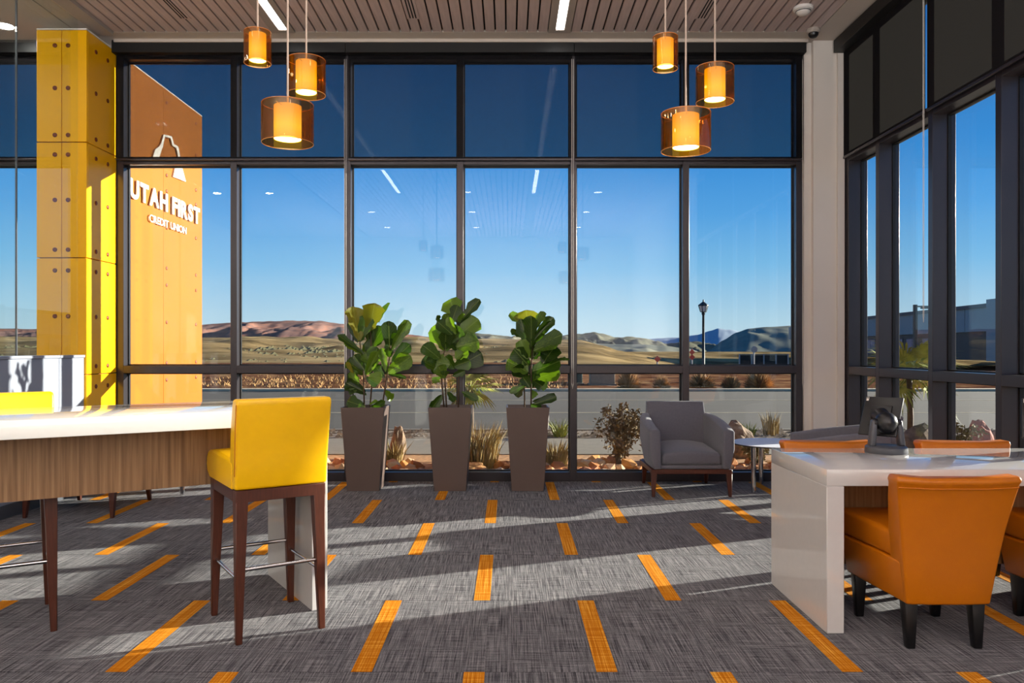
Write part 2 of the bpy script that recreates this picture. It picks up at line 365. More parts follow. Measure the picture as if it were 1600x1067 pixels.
# white pier in the corner
pier = obj('wall_back', MB().box(2.875, 2.945, WY - .02, WY + .16, 0, CZ).box(2.945, 3.245, WY - .075, WY + .16, 0, CZ).box(3.17, 3.235, WY - .105, WY - .07, 0, CZ - .1), 'white_wall'); tag(pier, kind='structure')
# ceiling
ce = obj('ceiling', MB().box(XL, XR + .2, YB, WY + .16, CZ + .03, CZ + .2), 'ceiling_paint'); tag(ce, kind='structure')
PAN = [(-3.72, -2.225), (-2.01, .37), (.58, 2.90)]; SY = 7.47
obj('plasterboard', MB().box(XL, -4.075, YB, WY + .1, CZ, CZ + .03).box(-4.06, -3.86, YB, WY + .1, CZ, CZ + .03), 'ceiling_paint', ce)
obj('edge_trim', MB().box(-3.86, -3.72, YB, SY, CZ - .03, CZ + .03), 'grey_trim', ce)
obj('edge_trim', MB().box(-3.86, XR, SY, WY + .1, CZ, CZ + .03).box(2.90, XR, YB, SY, CZ, CZ + .03), 'ceiling_paint', ce)
obj('edge_trim', MB().box(-3.80, 2.88, SY + .16, WY + .02, CZ - .03, CZ), 'ceiling_paint', ce)
for x0, x1, lx in ((-2.225, -2.01, -2.105), (.37, .58, .477)):
    obj('light_channel', MB().box(x0, lx - .04, YB, SY, CZ - .01, CZ + .03).box(lx + .04, x1, YB, SY, CZ - .01, CZ + .03).box(lx - .04, lx + .04, YB, .46, CZ - .01, CZ + .03).box(lx - .04, lx + .04, 7.40, SY, CZ - .01, CZ + .03), 'grey_trim', ce)
obj('backing', MB().box(-3.72, 2.90, YB, SY, CZ + .024, CZ + .03), 'plenum_black', ce)
slat_me = MB().box(-.0425, .0425, YB, SY - .004, CZ, CZ + .022).mesh('slat', 'slat_wood', .002, 1)
for a, b in PAN:
    n = int(round((b - a) / .0995))
    for i in range(n):
        o = link('slat', slat_me, ce); o.location.x = a + (i + .5) * (b - a) / n
# linear lights
for lx, lb in ((-2.105, 'long white linear ceiling light, left one of the two strips'), (.477, 'long white linear ceiling light, right one near the frame centre')):
    t = empty('linear_ceiling_light', (lx, 0, CZ), 0, lb, 'ceiling light')
    obj('diffuser', MB().box(-.034, .034, .5, 7.395, 0.002, .006), 'strip_glow', t)
    obj('housing', MB().box(-.04, .04, .48, 7.40, .008, .028), 'white_plastic', t)
# slot air diffusers
for dx, lb in ((-2.92, 'slot air diffuser between ceiling slats at far left'), (-.86, 'slot air diffuser between ceiling slats left of centre'), (1.73, 'slot air diffuser between ceiling slats behind right pendants')):
    t = empty('air_diffuser', (dx, 0, CZ), 0, lb, 'air vent')
    obj('frame', MB().box(-.056, .056, 5.3, 7.16, -.006, -.001), 'slat_wood', t)
    for q in (-.026, .0, .026): obj('slot', MB().box(q - .006, q + .006, 5.32, 7.14, -.0075, -.0055), 'plenum_black', t)
t = empty('smoke_detector', (2.57, 6.93, CZ), 0, 'round white smoke detector on the slatted ceiling', 'smoke detector')
obj('base', MB().lathe([(.0, 0), (.085, 0), (.085, -.02), (.078, -.028), (0, -.028)]), 'white_plastic', t, smooth='auto')
obj('dome', MB().lathe([(.062, -.028), (.06, -.05), (.045, -.062), (.02, -.068), (0, -.069)]), 'white_plastic', t, smooth='auto')
obj('sensor_vent', MB().lathe([(.064, -.033), (.066, -.036), (.063, -.04)]), 'plastic_black', t)
t = empty('dome_camera', (2.84, 7.40, CZ), 0, 'small dome security camera in ceiling corner by the pier', 'security camera')
obj('base', MB().lathe([(0, 0), (.06, 0), (.06, -.03), (.05, -.04), (0, -.04)]), 'grey_trim', t, smooth='auto')
obj('dome', MB().lathe([(.046, -.04), (.044, -.06), (.03, -.078), (.012, -.085), (0, -.086)]), 'plastic_black', t, smooth='auto')
def downlight(x, y, lb, grp=None):
    t = empty('recessed_downlight', (x, y, CZ), 0, lb, 'ceiling light', grp)
    obj('trim_ring', MB().lathe([(.075, .0), (.095, -.004), (.095, 0)]), 'white_plastic', t)
    obj('lens', MB().lathe([(0, -.002), (.075, -.002)]), 'down_glow_left' if x < -4 else 'down_glow', t)
downlight(-4.66, 7.33 - .0, 'round recessed downlight in the plain ceiling at far left')
for x in (-5.6, -4.6):
    for y in (.5, 3.0, 5.2): downlight(x, y, 'recessed downlight further along the left ceiling', 'downlights out of view')
for x in (-3.0, -.8, 1.7):
    for y in (-3.8, -1.6, .6): downlight(x, y, 'recessed downlight in the slatted ceiling behind the viewpoint', 'downlights out of view')

# ------------------------------------------------------------------ curtain walls
def curtain_back(name, xs, lo, hi, fw=.0625):
    """vertical mullions centred on xs; lo, hi = outer ends"""
    wnd = empty(name, ((lo + hi) / 2, WY, 0), 0, kind='structure'); cx = (lo + hi) / 2
    L = lambda m, nm, mat='frame_metal', bv=.002: obj(nm, MB_shift(m, -cx, -WY), mat, wnd, bv, 1)
    zs = [(0.0, .088), (1.056, 1.13), (3.094, 3.169), (4.12, CZ)]
    for x in xs: L(MB().box(x - fw / 2, x + fw / 2, WY, WY + .15, 0, CZ), 'mullion')
    edges = sorted(set(xs))
    for i in range(len(edges) - 1):
        a, b = edges[i] + fw / 2, edges[i + 1] - fw / 2
        for j, (z0, z1) in enumerate(zs):
            L(MB().box(a, b, WY, WY + .15, z0, z1), 'sill' if j == 0 else 'transom')
        for j in range(3):
            L(MB().box(a, b, WY + .115, WY + .125, zs[j][1], zs[j + 1][0]), 'pane', 'window_glass', 0)
            # glazing bead around each pane
            z0, z1, g = zs[j][1], zs[j + 1][0], .012
            L(MB().box(a, a + g, WY + .09, WY + .115, z0, z1).box(b - g, b, WY + .09, WY + .115, z0, z1).box(a + g, b - g, WY + .09, WY + .115, z0, z0 + g).box(a + g, b - g, WY + .09, WY + .115, z1 - g, z1), 'glazing_bead', 'frame_black', 0)
    return wnd
def MB_shift(m, dx, dy, dz=0):
    m.v = [(x + dx, y + dy, z + dz) for x, y, z in m.v]; return m
BX = [-3.794, -2.6875, -1.575, -.475, .631, 1.731, 2.838]
curtain_back('window_1', BX, -3.83, 2.87)
curtain_back('window_2', [-4.32, -5.43, -6.54], -6.6, -4.29)
RY = [7.62, 7.00, 6.12, 5.27, 4.42, 3.57, 2.72, 2.03]
XF, XG = 3.25, 3.43
w3 = empty('window_3', (XF, 5, 0), 0, kind='structure')
L3 = lambda m, nm, mat='frame_metal', bv=.002: obj(nm, MB_shift(m, -XF, -5), mat, w3, bv, 1)
zs = [(0.0, .088), (1.05, 1.125), (3.094, 3.169), (4.12, CZ)]
for y in RY: L3(MB().box(XF, XG, y - .032, y + .032, 0, CZ), 'mullion')
for i in range(len(RY) - 1):
    a, b = RY[i + 1] + .032, RY[i] - .032
    for j, (z0, z1) in enumerate(zs): L3(MB().box(XF, XG, a, b, z0, z1), 'sill' if j == 0 else 'transom')
    for j in range(3):
        z0, z1, g = zs[j][1], zs[j + 1][0], .012
        L3(MB().box(XF + .14, XF + .15, a, b, z0, z1), 'pane', 'window_glass', 0)
        L3(MB().box(XF + .115, XF + .14, a, a + g, z0, z1).box(XF + .115, XF + .14, b - g, b, z0, z1).box(XF + .115, XF + .14, a + g, b - g, z0, z0 + g).box(XF + .115, XF + .14, a + g, b - g, z1 - g, z1), 'glazing_bead', 'frame_black', 0)
tag(obj('trim_1', MB().box(XF, XG, 7.652, 7.91, 0, CZ), 'frame_metal'), kind='structure')
# roller shades with their valances
def shade_back(x0, x1, lb):
    t = empty('roller_shade', ((x0 + x1) / 2, WY - .05, 3.155), 0, lb, 'window shade', 'roller shades on the back window'); h = (x1 - x0) / 2
    obj('fabric', MB().box(-h + .012, h - .012, .018, .0195, -.01, 1.08), 'screen_fabric', t)
    obj('hem_bar', MB().box(-h + .012, h - .012, .010, .026, -.032, -.008), 'frame_metal', t, .004, 1)
    obj('valance', MB().box(-h + .001, h - .001, -.055, .045, .995, 1.115), 'frame_black', t, .003, 1)
    obj('pull_chain', MB().tube([(h - .02, -.0, .95), (h - .02, -.0, -2.2), (h - .012, 0, -2.25), (h - .004, 0, -2.2), (h - .004, 0, .95)], .002, 5), 'white_plastic', t)
shade_back(-3.83, -1.575, 'dark screen roller shade over the upper back window, left of the three')
shade_back(-1.575, .631, 'dark screen roller shade over the upper back window, middle of three')
shade_back(.631, 2.87, 'dark screen roller shade over the upper back window, right of three')
shade_back(-6.6, -4.30, 'dark screen roller shade left of the yellow pillar behind the glass partition')
def shade_right(y0, y1, lb):
    t = empty('roller_shade', (XF - .05, (y0 + y1) / 2, 3.15), 0, lb, 'window shade', 'roller shades on the right window'); h = (y1 - y0) / 2
    obj('fabric', MB().box(.018, .0195, -h + .014, h - .014, -.01, 1.08), 'screen_fabric', t)
    obj('hem_bar', MB().box(.010, .026, -h + .014, h - .014, -.032, -.008), 'frame_metal', t, .004, 1)
    obj('valance', MB().box(-.075, .045, -h + .001, h - .001, .99, 1.11), 'frame_black', t, .003, 1)
    obj('pull_chain', MB().tube([(0, -h + .012, .95), (0, -h + .012, -1.6), (0, -h + .004, -1.65), (0, -h - .004, -1.6), (0, -h - .004, .95)], .002, 5), 'white_plastic', t)
shade_right(6.12, 7.64, 'charcoal roller shade on right window nearest the corner pier')
shade_right(4.42, 6.12, 'charcoal roller shade on right window, second from the corner')
shade_right(2.72, 4.42, 'charcoal roller shade on right window, third from the corner')

# ------------------------------------------------------------------ yellow fin wall running through the window, with bolted panels
FX0, FX1, FY0, FY1, FT = -4.285, -3.83, 7.2, 9.91, 4.19
fin = obj('wall_fin', MB().box(FX0 + .02, FX1 - .02, FY0 + .02, FY1 - .01, -.1, FT - .005), 'seam'); tag(fin, 'yellow panel clad fin wall passing from inside to outside', kind='structure')
ZS = [0, 1.06, 2.12, 3.17, FT]
def fpanel(x0, x1, y0, y1, z0, z1, mat):
    return obj('panel', MB().box(x0, x1, y0, y1, z0, z1), mat, fin, .003, 1)
bolt_y = MB().add([(0, 0, 0)], []).lathe([(.0, -.010), (.012, -.010), (.020, -.006), (.021, 0)], 10).mesh('bolt', 'bolt_metal')
def bolt(x, y, z, ax):
    o = link('bolt', bolt_y, fin); o.location = (x, y, z)
    o.rotation_euler = (R(-90), 0, 0) if ax == 'y' else (0, R(-90), 0)
gap = .004
for j in range(4):
    z0, z1 = ZS[j] + gap, ZS[j + 1] - gap
    bz = [z0 + .07, (z0 + z1) / 2, z1 - .11] if j < 3 else [z0 + .06, (z0 + z1) / 2 - .02, z1 - .14]
    m = (FX0 + FX1) / 2
    for a, b in ((FX0, m - gap / 2), (m + gap / 2, FX1)): fpanel(a, b, FY0, FY0 + .02, z0, z1, 'yellow_panel')
    fpanel(FX1 - .02, FX1, FY0 + .021, WY - .005, z0, z1, 'yellow_panel'); fpanel(FX0, FX0 + .02, FY0 + .021, FY1, z0, z1, 'orange_panel')
    for z in bz:
        for x in (m - .06, m + .06): bolt(x, FY0, z, 'y')
        for y in (7.36, 7.575, 8.88, 9.71): bolt(FX1, y, z, 'x')
fpanel(FX1 - .02, FX1, WY - .004, WY + .158, 0, FT, 'frame_metal')
for a, b in ((WY + .16, 8.80), (8.803, FY1)): fpanel(FX1 - .02, FX1, a, b, 0, FT, 'orange_panel')
obj('coping', MB().box(FX0, FX1, FY0, FY1, FT, FT + .012), 'sign_white', fin)
# white raised lettering and emblem on the fin outside
sg = empty('sign_lettering', (FX1, 7.98, 2.645), 0, 'raised white lettering and arch emblem on the orange fin outside', 'sign')
def word(txt, y0, y1, zb, cap, bold):
    out = []; x = 0
    for ch in txt:
        if ch == ' ': x += .34; continue
        cu = bpy.data.curves.new('t', 'FONT'); cu.body = ch; cu.extrude = .02; cu.offset = bold
        to = bpy.data.objects.new('t', cu); COL.objects.link(to)
        bpy.context.view_layer.update()
        me = bpy.data.meshes.new_from_object(to.evaluated_get(bpy.context.evaluated_depsgraph_get()))
        bpy.data.objects.remove(to); xs = [v.co.x for v in me.vertices]; ys = [v.co.y for v in me.vertices]
        out.append((me, x - min(xs), max(ys))); x += max(xs) - min(xs) + .085
    tot = x - .085; capu = .73; sx = (y1 - y0) / tot; sz = cap / capu
    for me, off, _ in out:
        for v in me.vertices:
            a, b, c = v.co; v.co = (.012 + (c + .02) * .3, y0 - 7.98 + (a + off) * sx, zb - 2.645 + b * sz)
        me.materials.clear(); me.materials.append(MATS['sign_white']); link('letter', me, sg)
word('UTAH FIRST', 7.98, 9.78, 2.83, .19, .040)
word('CREDIT UNION', 8.41, 9.37, 2.645, .082, .006)
poly = [(236, 262), (236, 245), (240, 233), (246, 229), (249, 224), (253, 210), (266, 213), (269, 225), (276, 229), (279, 245), (282, 262), (288, 284), (268, 276), (272, 258), (276, 245), (273, 231), (267, 228), (264, 216), (255, 213.5), (252, 228), (247, 243), (244, 262)]
pts = []
for px, py in poly:
    y = -FX1 * F / (VX - px); pts.append((y - 7.98, EYE + (VY - py) / F * y - 2.645))
m = MB(); n = len(pts); m.add([(.004, a, b) for a, b in pts] + [(.02, a, b) for a, b in pts], [tuple(range(n)), tuple(range(2 * n - 1, n - 1, -1))] + [(i, i + n, (i + 1) % n + n, (i + 1) % n) for i in range(n)])
obj('emblem', m, 'sign_white', sg)
# low white wall with the glass partition on it
lw = obj('wall_low', MB().box(-3.97, -3.85, 4.6, 7.195, .0, 1.215), 'white_low_wall', None, .004, 1); tag(lw, 'low white partition wall at far left behind the bar table', kind='structure')
obj('cap', MB().box(-3.98, -3.84, 4.59, 7.195, 1.2155, 1.24), 'white_low_wall', lw, .003, 1)
obj('baseboard', MB().box(-3.849, -3.838, 4.6, 7.19, .0, .1), 'plastic_grey', lw)
gp = empty('glass_partition', (-3.91, 6, 1.24), 0, 'clear frameless glass partition standing on the low white wall', 'partition')
for a, b in ((6.305, 7.19), (5.2, 6.295)): obj('pane', MB().box(-.006, .006, a - 6, b - 6, .002, CZ - 1.242), 'clear_glass', gp)
obj('joint', MB().box(-.007, .007, .296, .304, .002, CZ - 1.242), 'plastic_grey', gp)

# ------------------------------------------------------------------ bar table and stools (left)
PH = R(33.0); A_ = Vector((math.cos(PH), math.sin(PH), 0)); C_ = Vector((-math.sin(PH), math.cos(PH), 0))
TC = (0.0, 4.195)
tb = empty('bar_table', A_ * TC[0] + C_ * TC[1], PH, 'long white bar-height table with wood apron on the left', 'table')
T0, T1, TH, TT = -1.40, 1.40, .375, 1.006
obj('tabletop', MB().box(T0, T1, -TH, TH, TT - .08, TT), 'quartz', tb, .004, 2)
for a, b in ((T0, T0 + .08), (T1 - .08, T1)): obj('end_panel', MB().box(a, b, -TH, TH, 0, TT - .081), 'quartz', tb, .003, 1)
obj('apron', MB().box(T0 + .081, T1 - .081, -.11, -.065, .63, TT - .081), 'veneer', tb)
def make_stool(loc, rz, lb):
    t = empty('bar_stool', loc, rz, lb, 'bar stool')
    for sx in (-1, 1):
        for sy in (-1, 1):
            obj('leg', MB().taper((sx * .188, sy * .228), .028, .028, 0, (sx * .175, sy * .212), .056, .056, .66), 'walnut', t, .003, 1)
    obj('seat_frame', MB().box(-.203, .203, .182, .24, .622, .675).box(-.203, .203, -.24, -.182, .622, .675).box(-.203, -.148, -.182, .182, .622, .675).box(.148, .203, -.182, .182, .622, .675), 'walnut', t, .002, 1)
    for sy in (-1, 1): obj('footrest', MB().tube([(-.182, sy * .221, .322), (.182, sy * .221, .322)], .0095, 10), 'chrome', t, smooth='auto')
    for sx in (-1, 1): obj('footrest', MB().tube([(sx * .182, -.222, .275), (sx * .182, .222, .275)], .0085, 10), 'chrome', t, smooth='auto')
    # seat cushion with crowned top and rounded front
    prof = [(-.20, .677), (.225, .677), (.268, .70), (.286, .735), (.280, .768), (.25, .793), (.15, .806), (0, .803), (-.2, .79)]
    m = MB(); n = len(prof); xs = [(-.212, .0), (-.204, .012), (0, .016), (.204, .012), (.212, .0)]
    V = []
    for x, g in xs: V += [(x, y, z + (g if z > .72 else 0)) for y, z in prof]
    Fc = [tuple(range(n)), tuple(range(5 * n - 1, 4 * n - 1, -1))]
    for i in range(4):
        for k in range(n): Fc.append((i * n + k, i * n + (k + 1) % n, (i + 1) * n + (k + 1) % n, (i + 1) * n + k))
    obj('seat', m.add(V, Fc), 'leather_yellow', t, .014, 3)
    def q(w_, y0, y1, z): return [(-w_, y0, z), (w_, y0, z), (w_, y1, z), (-w_, y1, z)]
    m = MB(); lv = [q(.208, -.248, -.15, .677), q(.210, -.258, -.158, .80), q(.213, -.276, -.182, .94), q(.214, -.298, -.215, 1.05), q(.212, -.300, -.222, 1.078)]
    V = [p for l_ in lv for p in l_]; Fc = [(3, 2, 1, 0), tuple(range(16, 20))]
    for i in range(4):
        for k in range(4): Fc.append((i * 4 + k, i * 4 + (k + 1) % 4, i * 4 + 4 + (k + 1) % 4, i * 4 + 4 + k))
    obj('backrest', m.add(V, Fc), 'leather_yellow', t, .013, 3)
    obj('seam', MB().tube([(-.2115, -.2525, .74), (-.2145, -.277, .93), (-.2155, -.297, 1.055)], .0022, 5), 'leather_orange', t)
    return t
st = make_stool(A_ * 1.09 + C_ * 3.795, PH, 'yellow leather bar stool with dark wood legs at near side of bar table')
dup(st, A_ * .045 + C_ * 4.432, PH + math.pi, 'yellow bar stool at far left, mostly hidden behind the bar table')

# ------------------------------------------------------------------ white desk and low orange chairs (right)
dk = empty('desk', (2.27, 4.0, 0), 0, 'long white waterfall desk with tablet stands on the right', 'desk')
obj('desktop', MB().box(-.822, .822, -.386, .38, .672, .748), 'quartz', dk, .003, 2)
for a, b in ((-.822, -.742), (.742, .822)): obj('end_panel', MB().box(a, b, -.386, .38, 0, .6715), 'quartz', dk, .003, 1)
obj('modesty_panel', MB().box(-.7415, .7415, -.025, .025, .22, .671), 'veneer', dk)
def make_chair(loc, rz, lb):
    t = empty('low_chair', loc, rz, lb, 'chair')
    for sx, sy, w_ in ((-1, -1, .145), (1, -1, .145), (-1, 1, .185), (1, 1, .185)):
        obj('leg', MB().taper((sx * (w_ - .0), sy * .205 - .005), .036, .036, 0, (sx * w_, sy * .2), .058, .058, .203), 'black_leg', t, .006, 2)
    m = MB().hexa([(-.178, -.25, .2), (.178, -.25, .2), (.222, .25, .2), (-.222, .25, .2)], [(-.205, -.24, .385), (.205, -.24, .385), (.248, .275, .385), (-.248, .275, .385)])
    obj('seat_base', m, 'leather_orange', t, .012, 3)
    m = MB().hexa([(-.20, -.22, .386), (.20, -.22, .386), (.246, .275, .386), (-.246, .275, .386)], [(-.215, -.22, .505), (.215, -.22, .505), (.255, .285, .515), (-.255, .285, .515)])
    obj('seat_cushion', m, 'leather_orange', t, .022, 4)
    def q(w_, y0, y1, z, dz): return [(-w_, y0, z + dz), (-w_ * .5, y0 - .008, z), (w_ * .5, y0 - .008, z), (w_, y0, z + dz), (w_, y1, z + dz), (w_ * .5, y1 - .012, z), (-w_ * .5, y1 - .012, z), (-w_, y1, z + dz)]
    lv = [q(.180, -.255, -.16, .2, 0), q(.200, -.272, -.15, .36, 0), q(.222, -.292, -.17, .52, 0), q(.246, -.318, -.215, .66, 0), q(.258, -.334, -.245, .722, .006), q(.262, -.345, -.245, .735, .008), q(.258, -.336, -.25, .755, .010)]
    V = [p for l_ in lv for p in l_]; Fc = [tuple(range(8))[::-1], tuple(range(48, 56))]
    for i in range(len(lv) - 1):
        for k in range(8): Fc.append((i * 8 + k, i * 8 + (k + 1) % 8, i * 8 + 8 + (k + 1) % 8, i * 8 + 8 + k))
    obj('backrest', MB().add(V, Fc), 'leather_orange', t, .012, 3)
    obj('welt', MB().tube([(-.252, -.331, .716), (-.12, -.342, .711), (.12, -.342, .711), (.252, -.331, .716)], .003, 6), 'leather_orange', t)
    return t
ch = make_chair((1.885, 3.655, 0), 0, 'orange leather low chair at near side of desk, fully visible')
dup(ch, (2.665, 3.66, 0), 0, 'orange leather low chair cut by the right frame edge, near side of desk')
dup(ch, (1.85, 4.335, 0), math.pi, 'orange chair on far side of desk, only its top edge showing behind the tablet stand')
dup(ch, (2.64, 4.335, 0), math.pi, 'orange chair on far side of desk, right one, only its top edge showing')

# tablet stands
def tablet_stand(loc, rz, lb):
    t = empty('tablet_stand', loc, rz, lb, 'tablet stand')
    obj('base', MB().lathe([(0, 0), (.104, 0), (.106, .004), (.104, .03), (.096, .037), (0, .04)], 40), 'plastic_grey', t, smooth='auto')
    for sx in (-1, 1):
        obj('post', MB().add([], []).hexa([(sx * .078 - .016, -.028, .035), (sx * .078 + .016, -.028, .035), (sx * .078 + .016, .022, .035), (sx * .078 - .016, .022, .035)],
            [(sx * .064 - .014, -.02, .175), (sx * .064 + .014, -.02, .175), (sx * .064 + .014, .02, .175), (sx * .064 - .014, .02, .175)]), 'plastic_grey', t, .010, 3)
        obj('pivot', MB().lathe([(0, -.012), (.022, -.012), (.024, 0), (.022, .012), (0, .012)], 20), 'plastic_black', t, smooth='auto')
        pv = t.children[-1] if t.children else None
    for o in [o for o in bpy.data.objects if o.parent == t and o.name.startswith('pivot')]:
        pass
    m = MB().lathe([(0.0001, -.058), (.03, -.05), (.05, -.03), (.058, 0), (.05, .03), (.03, .05), (.0001, .058)], 28, (0, 0, .158))
    obj('ball_joint', m, 'plastic_black', t, smooth=True)
    obj('neck', MB().tube([(0, .02, .17), (0, .07, .185)], [.045, .05], 20), 'plastic_black', t, smooth='auto')
    tl = obj('tablet', MB().box(-.1, .1, -.007, .007, -.115, .115), 'plastic_black', t, .005, 3)
    tl.location = (.012, .085, .184); tl.rotation_euler = (R(-29), 0, R(-46))
    obj('screen', MB().box(-.09, .09, .0072, .0085, -.104, .104), 'screen_black', tl)
    obj('mount_plate', MB().box(-.055, .055, -.017, -.0072, -.06, .06), 'plastic_black', tl, .004, 2)
    c = obj('camera_lens', MB().box(-.091, -.078, -.0095, -.0072, .086, .108), 'white_plastic', tl, .003, 2)
    obj('lens', MB().box(-.088, -.081, -.0102, -.0095, .099, .105), 'screen_black', tl)
    k = 0
    for o in [o for o in bpy.data.objects if o.parent == t and o.name.startswith('pivot')]:
        o.rotation_euler = (0, R(90), 0); o.location = ((-.06, .06)[k], 0, .158); k += 1
    return t
ts = tablet_stand((1.997, 4.2, .748), 0, 'black tablet stand on the white desk, back of tablet towards us')
dup(ts, (2.80, 4.05, .748), R(14), 'second tablet stand on white desk, cut off by the right frame edge')

# ------------------------------------------------------------------ armchairs and side tables
def make_armchair(loc, rz, lb):
    t = empty('armchair', loc, rz, lb, 'armchair', 'grey lounge armchairs')
    for sx, sy, w_, k in ((-1, 1, .335, 0), (1, 1, .335, 0), (-1, -1, .30, 1), (1, -1, .30, 1)):
        obj('leg', MB().taper((sx * w_, sy * .345 - (.02 if k else 0)), .026, .026, 0, (sx * (w_ - .006), sy * .325), .05, .05, .21), 'walnut', t, .003, 1)
    obj('wood_frame', MB().box(-.355, .355, .30, .35, .20, .24).box(-.32, .32, -.35, -.30, .20, .24).box(-.35, -.305, -.30, .30, .20, .24).box(.305, .35, -.30, .30, .20, .24), 'walnut', t, .003, 1)
    obj('seat_base', MB().box(-.30, .30, -.30, .335, .241, .275), 'fabric_grey', t, .008, 2)
    # crowned seat cushion
    m = MB(); V = []; nx, ny = 7, 7
    for z_, top in ((.276, 0), (.30, 0), (.385, 0), (.40, 1)):
        pass
    m.hexa([(-.268, -.25, .276), (.268, -.25, .276), (.268, .335, .276), (-.268, .335, .276)], [(-.262, -.25, .40), (.262, -.25, .40), (.262, .345, .372), (-.262, .345, .372)])
    me = m.mesh('seat_cushion', 'fabric_grey', .03, 4)
    bm = bmesh.new(); bm.from_mesh(me); bmesh.ops.subdivide_edges(bm, edges=[e for e in bm.edges if e.calc_length() > .15], cuts=5, use_grid_fill=True)
    for v in bm.verts:
        if v.co.z > .34: v.co.z += .048 * max(0, 1 - (v.co.x / .27) ** 2) * max(0, 1 - ((v.co.y - .04) / .36) ** 4)
        if v.co.y > .30: v.co.y += .012 * max(0, 1 - (v.co.x / .27) ** 2)
    bm.to_mesh(me); bm.free(); link('seat_cushion', me, t)
    for sx in (-1, 1):
        lvl = []
        def sec(y, xi, xo, xb, z0, z1): return [(sx * xi * .97, y, z0), (sx * xb, y, z0), (sx * xo, y, (z0 + z1) * .5), (sx * xo, y, z1 - .01), (sx * (xo + xi) / 2, y, z1 + .004), (sx * xi, y, z1 - .008)]
        S = [sec(.365, .275, .372, .335, .241, .585), sec(.20, .28, .382, .34, .241, .612), sec(.0, .28, .382, .34, .241, .645), (sec(-.18, .27, .366, .325, .241, .668)), sec(-.325, .25, .33, .30, .241, .685)]
        V = [p for s_ in S for p in s_]; Fc = [tuple(range(6)), tuple(range(29, 23, -1))]
        for i in range(4):
            for k in range(6): Fc.append((i * 6 + k, i * 6 + (k + 1) % 6, i * 6 + 6 + (k + 1) % 6, i * 6 + 6 + k))
        obj('arm', MB().add(V, Fc), 'fabric_grey', t, .016, 3)
    def q(w_, y0, y1, z): return [(-w_, y0, z), (w_, y0, z), (w_, y1, z), (-w_, y1, z)]
    lv = [q(.285, -.345, -.25, .241), q(.295, -.365, -.262, .45), q(.29, -.39, -.29, .62), q(.276, -.405, -.31, .70), q(.272, -.42, -.335, .79)]
    V = [p for l_ in lv for p in l_]; Fc = [(3, 2, 1, 0), tuple(range(16, 20))]
    for i in range(4):
        for k in range(4): Fc.append((i * 4 + k, i * 4 + (k + 1) % 4, i * 4 + 4 + (k + 1) % 4, i * 4 + 4 + k))
    obj('backrest', MB().add(V, Fc), 'fabric_grey', t, .016, 3)
    return t
ac = make_armchair((1.60, 7.285, 0), math.pi, 'grey upholstered armchair facing us in front of the window')
dup(ac, (2.63, 6.30, 0), R(72), 'grey armchair seen side on behind the desk and tablet stand')
dup(ac, (-3.37, 6.42, 0), math.pi, 'grey armchair behind the bar table, only its legs showing below')
def side_table(loc, lb, rot=0):
    t = empty('side_table', loc, rot, lb, 'table', 'round white side tables')
    obj('tabletop', MB().lathe([(0, .418), (.372, .418), (.38, .424), (.38, .428), (0, .4285)], 48), 'table_edge', t, smooth='auto')
    obj('laminate', MB().lathe([(0, .4287), (.379, .4287), (.377, .432), (0, .432)], 48), 'table_white', t, smooth='auto')
    for k in range(3):
        a = R(215 - 120 * k)
        obj('leg', MB().lathe([(0, 0), (.019, 0), (.019, .02), (.022, .02), (.022, .418), (0, .418)], 16, (.29 * math.cos(a), .29 * math.sin(a), 0)), 'chrome', t, smooth='auto')
    return t
sd = side_table((2.44, 7.31, 0), 'round white side table with chrome legs beside the armchair by the window')
dup(sd, (-3.06, 7.27, 0), R(-30), 'round side table at left, only chrome legs showing under the bar table')

# ------------------------------------------------------------------ pendant lamps
def pendant(px, yt, yb, ow, iw, yit, yib, depth, lb, grp):
    c = P(px, yt, depth); zt = c.z; zb = P(px, yb, depth).z; ro = ow / 2 / F * depth; ri = iw / 2 / F * depth
    zit, zib = P(px, yit, depth).z, P(px, yib, depth).z
    t = empty('pendant_lamp', (c.x, depth, zt), 0, lb, 'pendant lamp', grp)
    obj('cable', MB().tube([(0, 0, CZ - zt - .025), (0, 0, zit - zt)], .0045, 8), 'cable', t, smooth='auto')
    obj('canopy', MB().lathe([(0, CZ - zt), (.06, CZ - zt), (.06, CZ - zt - .02), (.01, CZ - zt - .026), (0, CZ - zt - .026)], 24), 'grey_trim', t, smooth='auto')
    obj('glass_cylinder', MB().lathe([(ro, zb - zt), (ro, 0), (ro - .004, 0), (ro - .004, zb - zt), (ro, zb - zt)], 48), 'amber_glass', t, smooth='auto')
    for zr in (0, zb - zt): obj('rim', MB().tube([((ro - .002) * math.cos(R(q * 10)), (ro - .002) * math.sin(R(q * 10)), zr) for q in range(37)], .0016, 5, False), 'amber_rim_glint', t)  # pale tubes added as the bright glint along the glass edges
    obj('lamp_shade', MB().lathe([(.012, zit - zt + .002), (ri, zit - zt), (ri, zib - zt)], 40), 'lamp_shade_glow', t, smooth='auto')
    obj('bulb_diffuser', MB().lathe([(0, zib - zt + .003), (ri - .002, zib - zt + .003)], 40), 'lamp_disc', t)
    for k in range(3):
        a = R(20 + 120 * k); zz = zit - zt - .012
        obj('spoke', MB().tube([(ri * math.cos(a), ri * math.sin(a), zz), ((ro - .004) * math.cos(a), (ro - .004) * math.sin(a), zz)], .002, 6), 'chrome', t)
